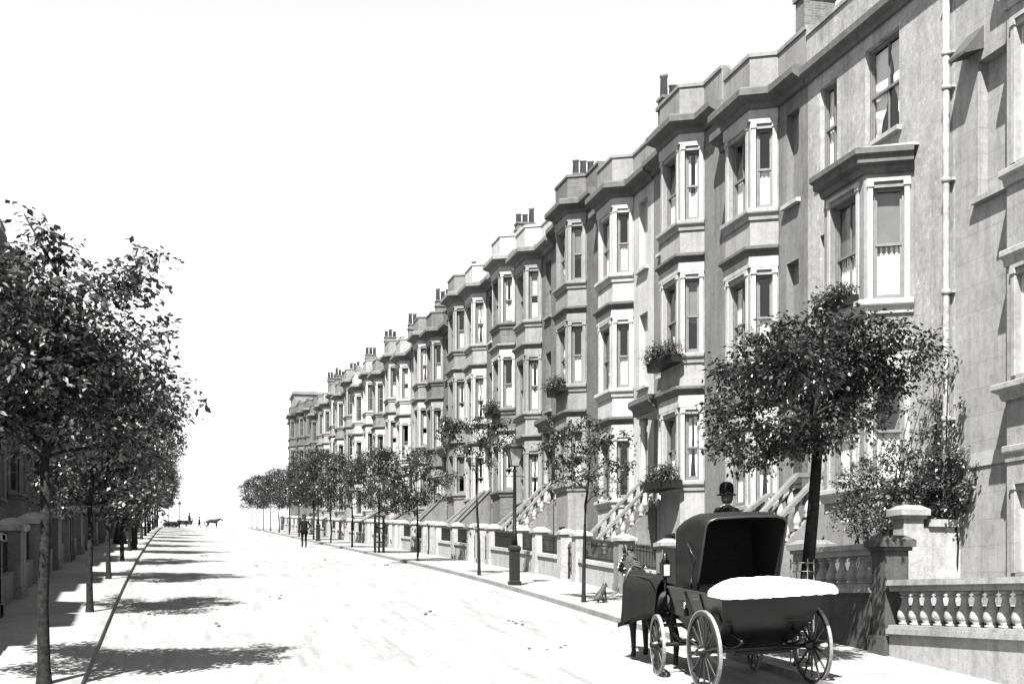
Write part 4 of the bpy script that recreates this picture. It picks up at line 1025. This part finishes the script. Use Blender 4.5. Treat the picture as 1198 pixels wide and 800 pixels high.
def horse(label, loc, rot, rug=False, head_low=0., group=None):
    o = thing('horse', label, 'horse', loc, 0, group); o.rotation_euler = rot
    hl = head_low
    J = dict(pel=((0, -.72, 1.34), (.25, .23)), loi=((0, -.35, 1.3), (.25, .24)), bar=((0, .02, 1.2), (.28, .29)), che=((0, .42, 1.22), (.25, .29)), nb=((0, .66, 1.42), (.16, .22)), nm=((0, .9, 1.66 - hl * .4), (.105, .16)), pol=((0, 1.1, 1.9 - hl), (.085, .11)),
             fac=((0, 1.3, 1.78 - hl), (.08, .095)), muz=((0, 1.48, 1.58 - hl), (.055, .06)), rmp=((0, -.98, 1.22), (.14, .14)))
    B = [('pel', 'loi'), ('loi', 'bar'), ('bar', 'che'), ('che', 'nb'), ('nb', 'nm'), ('nm', 'pol'), ('pol', 'fac'), ('fac', 'muz'), ('pel', 'rmp')]
    for s, n in ((-1, 'l'), (1, 'r')):
        d = .1 * s if n == 'l' else .04
        J['sh' + n] = ((.14 * s, .5, 1.0), .13); J['kn' + n] = ((.14 * s, .54 + d, .5), .058); J['fe' + n] = ((.14 * s, .52 + d, .17), .042); J['ho' + n] = ((.14 * s, .57 + d, .05), .06)
        J['hi' + n] = ((.14 * s, -.74, 1.05), .17); J['st' + n] = ((.16 * s, -.58 - d, .85), .105); J['hk' + n] = ((.15 * s, -.93 - d, .52), .06); J['hf' + n] = ((.15 * s, -.87 - d, .17), .043); J['hh' + n] = ((.15 * s, -.82 - d, .05), .062)
        B += [('che', 'sh' + n), ('sh' + n, 'kn' + n), ('kn' + n, 'fe' + n), ('fe' + n, 'ho' + n), ('pel', 'hi' + n), ('hi' + n, 'st' + n), ('st' + n, 'hk' + n), ('hk' + n, 'hf' + n), ('hf' + n, 'hh' + n)]
    skin('body', J, B, ['horse_bay'], o, 'bar', 2)
    e = MB()
    for s in (-1, 1): e.tube([(.06 * s, 1.08, 1.97 - hl), (.075 * s, 1.08, 2.06 - hl), (.07 * s, 1.1, 2.13 - hl)], [.035, .03, .004], 7)
    e.build('ears', 'horse_bay', o)
    t = MB(); t.tube([(0, -1.06, 1.28), (0, -1.16, 1.1), (0, -1.17, .8), (0, -1.12, .45)], [.05, .075, .07, .02], 8); t.build('tail', 'hair', o)
    m = MB()
    rr = random.Random(5)
    for i in range(26):
        q = i / 25; p = Vector((0, .62, 1.66)).lerp(Vector((0, 1.08, 2.0 - hl)), q); m.tube([p, p + Vector((rr.choice((-1, 1)) * .08, -.04, -.02)), p + Vector((rr.choice((-1, 1)) * .12, -.05, -.2))], [.02, .02, .006], 4, False)
    m.build('mane', 'hair', o)
    hn = MB(); hn.tube([(.21 * math.cos(a) * .95, .62 + .06 * math.sin(a), 1.28 + .36 * math.sin(a)) for a in [i * math.pi / 9 for i in range(19)]], [.05] * 19, 7)
    for s in (-1, 1):
        hn.tube([(.2 * s, .62, 1.15), (.31 * s, 0, 1.08), (.26 * s, -.9, .98)], [.014] * 3, 5)
        hn.tube([(.08 * s, 1.06, 1.93 - hl), (.095 * s, 1.28, 1.76 - hl), (.065 * s, 1.44, 1.62 - hl)], [.012] * 3, 5)
        hn.tube([(.065 * s, 1.44, 1.62 - hl), (.16 * s, .8, 1.5), (.2 * s, -.6, 1.55), (.3 * s, -1.1, 1.6)], [.009] * 4, 5)
    hn.build('harness', 'leather', o)
    if rug:
        b = MB(); ny, nt = 18, 22; vs = []
        for i in range(ny + 1):
            y = -1.0 + 1.68 * i / ny
            for j in range(nt + 1):
                t = j / nt * 2 - 1; sg = -1 if t < 0 else 1; hang = max(0, (abs(t) - .5) / .5); fold = math.sin(i * 1.25 + sg) + .6 * math.sin(i * 2.3 + 1)
                wy = .27 + .05 * math.exp(-((y - .1) / .35) ** 2) - .03 * (y > .45) - .05 * max(0, -.7 - y) / .3
                if abs(t) <= .5: x = wy * math.sin(t / .5 * math.pi / 2); z = 1.26 + (.315 + .1 * max(0, y - .35)) * math.cos(t / .5 * math.pi / 2)
                else: x = sg * (wy + .05 * hang + .022 * fold * hang); z = 1.26 - hang * (.3 + .34 * (i / ny) + .012 * fold)
                vs.append((x, y + .015 * fold * hang, z))
        b.smooth = True; b.add(vs, [(i * (nt + 1) + j, i * (nt + 1) + j + 1, (i + 1) * (nt + 1) + j + 1, (i + 1) * (nt + 1) + j) for i in range(ny) for j in range(nt)])
        ru = b.build('rug', 'rug', o); f = MB()
        for i in range(0, 46):
            y = -1.0 + 1.68 * i / 45; zz = .965 - .34 * (i / 45)
            for s in (-1, 1): f.tube([(s * .335, y, zz + .02), (s * .345, y + .01, zz - .06)], [.012, .006], 4, False)
        f.build('fringe', 'rug', ru)
        d = MB()
        for s in (-1, 1):
            for (y, z) in ((1.1, 1.88), (1.17, 1.82), (1.27, 1.76), (1.33, 1.7), (.68, 1.62), (.7, 1.5), (.71, 1.4)): d.lathe([(.0, -.02), (.026, -.012), (.03, 0), (.026, .012), (0, .02)], (s * (.1 if y > 1 else .2), y, z - (hl if y > 1 else 0)), 8)
        d.build('rosettes', 'brass', o)
    return o

# ------------------------------------------------------------------ wheels and carriages
def wheel(parent, c, r, ns, yaw=0., name='wheel'):
    """axis along local x"""
    def ring(b, r0, r1, x0, x1, n=36):
        vs = []; fs = []
        for i in range(n):
            a = 2 * math.pi * i / n; s, cc = math.sin(a), math.cos(a)
            vs += [(x0, r0 * cc, r0 * s), (x1, r0 * cc, r0 * s), (x1, r1 * cc, r1 * s), (x0, r1 * cc, r1 * s)]
        for i in range(n):
            for k in range(4):
                j = (i + 1) % n; fs.append((4 * i + k, 4 * i + (k + 1) % 4, 4 * j + (k + 1) % 4, 4 * j + k))
        b.add(vs, fs)
    b = MB(); ring(b, r - .075, r - .018, -.022, .022)
    for i in range(ns):
        a = 2 * math.pi * (i + .5) / ns; u = Vector((0, math.cos(a), math.sin(a))); b.tube([u * .06 + Vector((.0, 0, 0)), u * (r - .06)], [.022, .015], 6, False)
    o = b.build(name, 'wheel_paint', parent, c); o.rotation_euler = (0, 0, yaw)
    t = MB(); ring(t, r - .0175, r, -.025, .025, 40); t.build('tyre', 'iron_tyre', o)
    h = MB(); h.tube([(-.13, 0, 0), (-.1, 0, 0), (-.03, 0, 0), (.03, 0, 0), (.1, 0, 0), (.13, 0, 0)], [.04, .055, .085, .085, .055, .04], 12); h.build('hub', 'carriage_black', o)
    return o
def landau():
    cx, cy = 8.7, 19.45; z0 = gz(cx, cy)
    o = thing('landau_carriage', 'parked black landau with raised dark hood and white-covered folded rear hood', 'carriage', (cx, cy, z0 + .0))
    sl = math.atan((gz(cx, cy + 1.8) - gz(cx, cy)) / 1.8); rl = math.atan((gz(cx + .8, cy) - gz(cx - .8, cy)) / 1.6)
    o.rotation_euler = (sl, -rl, rad(1.5))
    for s in (-1, 1):
        wheel(o, (s * .9, 0, .625), .625, 14); wheel(o, (s * .8 - .08, 1.82 - s * .13, .5), .5, 12, rad(-9))
    ax = MB()
    ax.tube([(-.86, 0, .62), (.86, 0, .62)], [.035, .035], 8); ax.tube([(-.84, 1.95, .5), (.68, 1.7, .5)], [.035, .035], 8)
    ax.tube([(0, 0, .6), (0, .6, .5), (0, 1.8, .55)], [.04, .035, .04], 8)
    for s in (-1, 1):
        for yy, zz in ((0, .68), (1.82, .58)):
            ax.tube([(s * .5, yy - .5, zz + .12), (s * .5, yy - .25, zz + .02), (s * .5, yy, zz - .02), (s * .5, yy + .25, zz + .02), (s * .5, yy + .5, zz + .12)], [.025] * 5, 6)
            ax.tube([(s * .5, yy - .5, zz + .12), (s * .5, yy - .25, zz + .2), (s * .5, yy, zz + .23), (s * .5, yy + .25, zz + .2), (s * .5, yy + .5, zz + .12)], [.025] * 5, 6)
    ax.build('undercarriage', 'carriage_black', o)
    pro = [(-.5, 1.48), (-.42, 1.2), (-.2, .95), (.1, .72), (.38, .6), (.98, .6), (1.22, .76), (1.45, 1.08), (1.58, 1.45)]
    hw = lambda z: .56 + .27 * max(0, min(1, (z - .6) / .85)) ** .7
    b = MB(); n = len(pro)
    rows_ = [(y, z) for y, z in pro]
    vs = []
    for y, z in rows_: vs += [(-hw(z), y, z), (hw(z), y, z)]
    fs = [(2 * i, 2 * i + 2, 2 * i + 3, 2 * i + 1) for i in range(n - 1)]
    # sides: strips from the profile up to the rail
    for s in (0, 1):
        base = len(vs)
        for y, z in rows_: vs.append(((-1 if s == 0 else 1) * hw(z), y, z))
        for y, z in rows_: vs.append(((-1 if s == 0 else 1) * hw(1.46), y, 1.46 if 0 < y < 1.1 else 1.48))
        for i in range(n - 1):
            a, c, d, e = base + i, base + i + 1, base + n + i + 1, base + n + i
            fs.append((a, e, d, c) if s == 0 else (a, c, d, e))
    b.smooth = True; b.add(vs, fs); b.smooth = False
    b.box(-.78, .78, -.3, .2, 1.05, 1.35); b.box(-.78, .78, 1.05, 1.4, 1.05, 1.3)
    body = b.build('body', 'carriage_black', o)
    m = MB()
    for s in (-1, 1):
        m.tube([(s * .835, y, 1.485) for y in (-.5, 0, .5, 1.0, 1.58)], [.022] * 5, 6)
        for y in (.3, .88): m.tube([(s * .84, y, 1.46), (s * .72, y, 1.0), (s * .6, y, .78)], [.012] * 3, 5)
    m.tube([(-.82, -.51, 1.485), (.82, -.51, 1.485)], [.022] * 2, 6); m.build('beading', 'leather', body)
    for s in (-1, 1):
        d = MB(); d.lathe([(.018, -.05), (.024, 0), (.018, .05)], (s * .87, .8, 1.25), 8); d.build('door_handle', 'brass', body)
        st2 = MB(); st2.box(*sorted((s * .62, s * .84)), .42, .76, .5, .53); st2.tube([(s * .6, .58, .75), (s * .72, .58, .52)], [.015, .015], 5); st2.build('step', 'iron', o)
    # raised front half of the hood, open towards the rear
    def shell(b, ins):
        secs = [(.34, 2.62, 0), (.62, 2.68, 0), (1.0, 2.68, 0), (1.35, 2.6, 0), (1.6, 2.5, 0)]; vs = []; K = 17
        for i, (y, zt, _) in enumerate(secs):
            yb = .72 + (y - .34) * (.86 / 1.26)
            for k in range(K):
                t = k / (K - 1) * 2 - 1; a = abs(t)
                if a > .45: q = (1 - a) / .55; x = (.68 - ins) * (1 if t > 0 else -1); z = 1.5 + (zt - .16 - 1.5) * q
                else:
                    ang = a / .45; x = (.68 - ins) * math.copysign(math.sin(ang * math.pi / 2) ** .35, t); z = zt - .16 + (.16 - ins) * math.cos(ang * math.pi / 2) ** .8
                u = (z - 1.5) / (zt - 1.5); vs.append((x, yb + (y - yb) * u + ins * .0, z))
        fs = [(i * K + k, i * K + k + 1, (i + 1) * K + k + 1, (i + 1) * K + k) for i in range(len(secs) - 1) for k in range(K - 1)]
        if ins: fs = [f[::-1] for f in fs]
        b.smooth = True; b.add(vs, fs); b.smooth = False
        L = [(len(secs) - 1) * K + k for k in range(K)]; return vs, L, K
    h = MB(); vs, L, K = shell(h, 0); h.face(*[vs[i] for i in L]); ho = h.build('hood', 'hood_leather', o)
    h = MB(); vs2, L2, _ = shell(h, .03); h.face(*[(vs2[i][0], vs2[i][1] - .03, vs2[i][2]) for i in L2][::-1]); h.build('hood_lining', 'hood_lining', ho)
    h = MB(); h.tube([vs[k] for k in range(K)], [.022] * K, 6)
    h.build('hood_bow', 'leather', ho)
    for s in (-1, 1):
        k = MB(); k.tube([(s * .7, .95, 1.5), (s * .715, .75, 2.0), (s * .7, 1.05, 2.2)], [.016] * 3, 6); k.build('hood_iron', 'leather', ho)
    # folded rear half under a white cloth
    b = MB(); nx, ny = 60, 14; vs = []; rr = random.Random(4)
    for i in range(nx + 1):
        t = i / nx * 2 - 1
        u_ = t + .3; arch = max(0, 1 - abs(u_ / (.7 if u_ < 0 else 1.28)) ** (3.2 if u_ < 0 else 1.7))
        for j in range(ny + 1):
            a = math.pi * j / ny
            y = -.46 - .36 * math.cos(a) * (.75 + .25 * arch); z = 1.5 + (.06 + .16 * arch) * math.sin(a) ** .7 + .02 * math.sin(t * 9 + j) * math.sin(a)
            if j in (0, ny): z -= .05 + .004 * math.sin(i * .9) + .008 * rr.random()
            vs.append((t * .93 + .02, y, z + .03))
    b.smooth = True; b.add(vs, [(i * (ny + 1) + j, (i + 1) * (ny + 1) + j, (i + 1) * (ny + 1) + j + 1, i * (ny + 1) + j + 1) for i in range(nx) for j in range(ny)]); b.smooth = False
    b.face(*[vs[j] for j in range(ny + 1)]); b.face(*[vs[nx * (ny + 1) + j] for j in range(ny, -1, -1)])
    b.build('hood_cover', 'white_linen', o)
    b = MB(); b.box(-.78, .78, -.74, -.18, 1.47, 1.515); b.build('folded_hood', 'hood_leather', o)
    # box seat, footboard, lamps, pole
    s = MB(); s.box(-.62, .62, 1.75, 2.3, 1.5, 2.09); s.box(-.6, .6, 1.72, 1.78, 1.84, 2.1); s.hexa([(-.55, 1.6, .95), (.55, 1.6, .95), (.55, 2.2, 1.0), (-.55, 2.2, 1.0)], [(-.55, 1.62, 1.5), (.55, 1.62, 1.5), (.55, 2.25, 1.5), (-.55, 2.25, 1.5)]); s.build('box_seat', 'carriage_black', o)
    s = MB(); s.hexa([(-.5, 2.2, 1.1), (.5, 2.2, 1.1), (.5, 2.75, 1.22), (-.5, 2.75, 1.22)], [(-.5, 2.2, 1.15), (.5, 2.2, 1.15), (.5, 2.75, 1.27), (-.5, 2.75, 1.27)]); s.hexa([(-.5, 2.75, 1.22), (.5, 2.75, 1.22), (.5, 2.79, 1.22), (-.5, 2.79, 1.22)], [(-.5, 2.88, 1.6), (.5, 2.88, 1.6), (.5, 2.92, 1.6), (-.5, 2.92, 1.6)]); s.build('footboard', 'carriage_black', o)
    for q in (-1, 1):
        l = MB(); l.box(q * .78 - .07, q * .78 + .07, 1.75, 1.89, 1.62, 1.86); l.lathe([(.08, 1.86), (.04, 1.93), (.04, 2.0), (.01, 2.02)], (q * .78, 1.82, 0), 8); l.lathe([(.02, 1.4), (.03, 1.62)], (q * .78, 1.82, 0), 8); lo = l.build('lamp', 'carriage_black', o)
        l = MB(); l.box(q * .78 - .05, q * .78 + .05, 1.744, 1.749, 1.65, 1.83); l.build('lamp_glass', 'lamp_glass', lo)
    s = MB(); s.tube([(0, 1.9, .62), (0, 2.7, .72), (0, 4.6, 1.0)], [.05, .045, .035], 8); s.tube([(-.7, 2.75, .72), (.7, 2.6, .72)], [.03, .03], 8); s.build('pole', 'carriage_black', o)
    l = MB(); l.box(-.45, .45, -.16, -.1, .55, .6); l.build('rear_step', 'iron', o)
    return o
landau()
def on_slope(x, y): return (math.atan(gz(x, y + .5) - gz(x, y - .5)), -math.atan(gz(x + .5, y) - gz(x - .5, y)), 0)
hx, hy = 8.12, 22.8
horse('dark carriage horse wearing a fringed rug, harnessed before the landau', (hx, hy, gz(hx, hy)), on_slope(hx, hy), True, .1)
dx, dy_ = 9.06, 21.55
person('coachman seen from behind in a round dark hat, seated above the carriage hood', (dx, dy_, gz(8.7, 19.45) + 1.84 + .42), 0, 'sit', 'topper', False, 'suit')

# ------------------------------------------------------------------ people and traffic up the street
mx = at(357, 640, 82).x
person('man in dark suit walking up the road with hands at his hips', (mx, 82, gz(mx, 82)), rad(10), 'hips', 'bowler', False, 'suit').scale = (1.1, 1.1, 1.07)
wx = -2.9
person('woman in long dark dress and wide white hat on the shaded pavement', (wx, 78, pv(wx, 78)), rad(170), 'walk', 'straw', True, 'dress')
def far_cart():
    Y = 196; z = gz(3, Y) + .0
    x = at(219, 600, Y).x
    o = thing('cart', 'far two-wheeled cart crossing at the hilltop', 'cart', (x, Y, z), -math.pi / 2)
    for s in (-1, 1): wheel(o, (s * .75, 0, .62), .62, 10)
    b = MB(); b.hexa([(-.6, -1.0, .75), (.6, -1.0, .75), (.6, .8, .75), (-.6, .8, .75)], [(-.7, -1.3, 1.3), (.7, -1.3, 1.3), (.7, .85, 1.3), (-.7, .85, 1.3)]); b.box(-.5, .5, .2, .6, 1.301, 1.45); b.build('body', 'carriage_black', o)
    for s in (-1, 1):
        b = MB(); b.tube([(s * .45, .6, .85), (s * .4, 2, 1.0), (s * .35, 3.6, 1.1)], [.035] * 3, 6); b.build('shaft', 'wheel_paint', o)
    hx = at(250, 600, Y).x
    horse('far dark horse with lowered head crossing at the hilltop', (hx, Y, gz(hx, Y)), (0, 0, -math.pi / 2), False, .35)
    person('carter seated on the far cart at the hilltop', (x + .4, Y, z + 1.45 - .02), -math.pi / 2, 'sit', 'bowler', False, 'suit')
    px = at(234, 600, Y).x
    person('man standing between the far cart and its horse at the hilltop', (px, Y - .9, gz(px, Y - .9)), rad(100), 'walk', 'bowler', False, 'suit')
far_cart()
hz = at(202, 600, 195)
bush('hedge', 'low dark hedge at the top of the road beyond the last shaded tree', 'hedge', (hz.x, 195, gz(hz.x, 195)), [((hz.x - .9 + .22 * i, 195 + R.uniform(-.2, .2), gz(hz.x, 195) + .6 + .16 * (i % 3)), .4) for i in range(9)], 'leaf_dark', .12, 900, 91)
# the black dog
dgx, dgy = 10.45, 33.0
o = thing('dog', 'black dog sitting on the pavement at the foot of the young tree', 'dog', (dgx, dgy, pv(dgx, dgy)), rad(-60))
J = dict(hip=((0, -.16, .15), (.12, .13)), bel=((0, -.03, .25), .11), che=((0, .1, .36), (.095, .11)), nek=((0, .14, .46), .07), hed=((0, .19, .54), (.07, .075)), muz=((0, .31, .52), .036), tai=((0, -.28, .08), .03), ta2=((.06, -.42, .06), .02))
B = [('hip', 'bel'), ('bel', 'che'), ('che', 'nek'), ('nek', 'hed'), ('hed', 'muz'), ('hip', 'tai'), ('tai', 'ta2')]
for s, n in ((-1, 'l'), (1, 'r')):
    J.update({'sh' + n: ((.07 * s, .14, .3), .05), 'fk' + n: ((.07 * s, .16, .15), .032), 'fp' + n: ((.07 * s, .19, .03), .035), 'th' + n: ((.11 * s, -.05, .14), .07), 'hp' + n: ((.12 * s, .06, .03), .035)})
    B += [('che', 'sh' + n), ('sh' + n, 'fk' + n), ('fk' + n, 'fp' + n), ('hip', 'th' + n), ('th' + n, 'hp' + n)]
skin('body', J, B, ['dog_fur'], o, 'hip', 2); o.scale = (.82, .82, .82)
e = MB()
for s in (-1, 1): e.hexa([(s * .05 - .02, .16, .5), (s * .05 + .02, .16, .5), (s * .075 + .02, .19, .5), (s * .075 - .02, .19, .5)], [(s * .05 - .015, .17, .62), (s * .05 + .015, .17, .62), (s * .06 + .01, .19, .62), (s * .06 - .01, .19, .62)])
e.build('ears', 'dog_fur', o)
# droppings and clods on the road
b = MB(); rr = random.Random(9)
for px, py, nn in ((452, 661, 9), (300, 662, 4), (205, 640, 8), (240, 650, 10), (603, 730, 5), (330, 700, 3), (500, 720, 5), (390, 655, 4), (260, 730, 3), (650, 760, 4), (173, 720, 3)):
    Y = 20
    while Y < 150 and 700 - 1600 * gz(at(px, py, Y).x, Y) / (at(px, py, Y).x * SN + Y * CS) > py: Y += .25
    c = at(px, py, Y)
    for _ in range(nn):
        x, y = c.x + rr.gauss(0, .2), c.y + rr.gauss(0, .35); s = rr.uniform(.02, .05)
        b.lathe([(s * .6, -.01), (s, s * .4), (s * .7, s * .9), (s * .1, s * 1.1)], (x, y, gz(x, y)), 6)
ob = b.build('road_litter', 'earth'); ob['kind'] = 'stuff'; ob['label'] = 'small clods and droppings scattered on the dusty road'

# ------------------------------------------------------------------ light, sky, camera
EL = rad(55.2); sx, sy = .53, .848
sun = bpy.data.lights.new('sun', 'SUN'); sun.energy = 5.0; sun.angle = rad(.5); sun.color = (1, .99, .97)
so = bpy.data.objects.new('sun', sun); COL.objects.link(so)
so.rotation_euler = Vector((math.cos(EL) * sx, math.cos(EL) * sy, -math.sin(EL))).to_track_quat('-Z', 'Y').to_euler()
w = bpy.data.worlds.new('World'); scene.world = w; w.use_nodes = True; nt = w.node_tree
bg = nt.nodes['Background']; sk = nt.nodes.new('ShaderNodeTexSky'); sk.sky_type = 'NISHITA'; sk.sun_disc = False
sk.sun_elevation = EL; sk.sun_rotation = math.atan2(-sx, -sy) % (2 * math.pi); sk.dust_density = .2; sk.air_density = 1.0
sp = nt.nodes.new('ShaderNodeSeparateColor'); nt.links.new(sk.outputs[0], sp.inputs[0])      # a blue-sensitive plate: the sky's blue alone
nt.links.new(sp.outputs['Blue'], bg.inputs['Color']); bg.inputs['Strength'].default_value = .056
cam = bpy.data.cameras.new('camera'); co = bpy.data.objects.new('camera', cam); COL.objects.link(co); scene.camera = co
cam.sensor_width = 36; cam.lens = F_ / 1198 * 36; cam.shift_y = 300 / 1198; cam.clip_end = 3000; cam.clip_start = .1
co.rotation_euler = (math.pi / 2, 0, -TH)
scene.view_settings.view_transform = 'Standard'; scene.view_settings.look = 'None'; scene.view_settings.exposure = 2.2; scene.view_settings.gamma = 1
scene.view_settings.use_curve_mapping = False
scene.cycles.max_bounces = 6; scene.cycles.transparent_max_bounces = 12; scene.cycles.diffuse_bounces = 2; scene.cycles.glossy_bounces = 3
scene.cycles.use_denoising = True
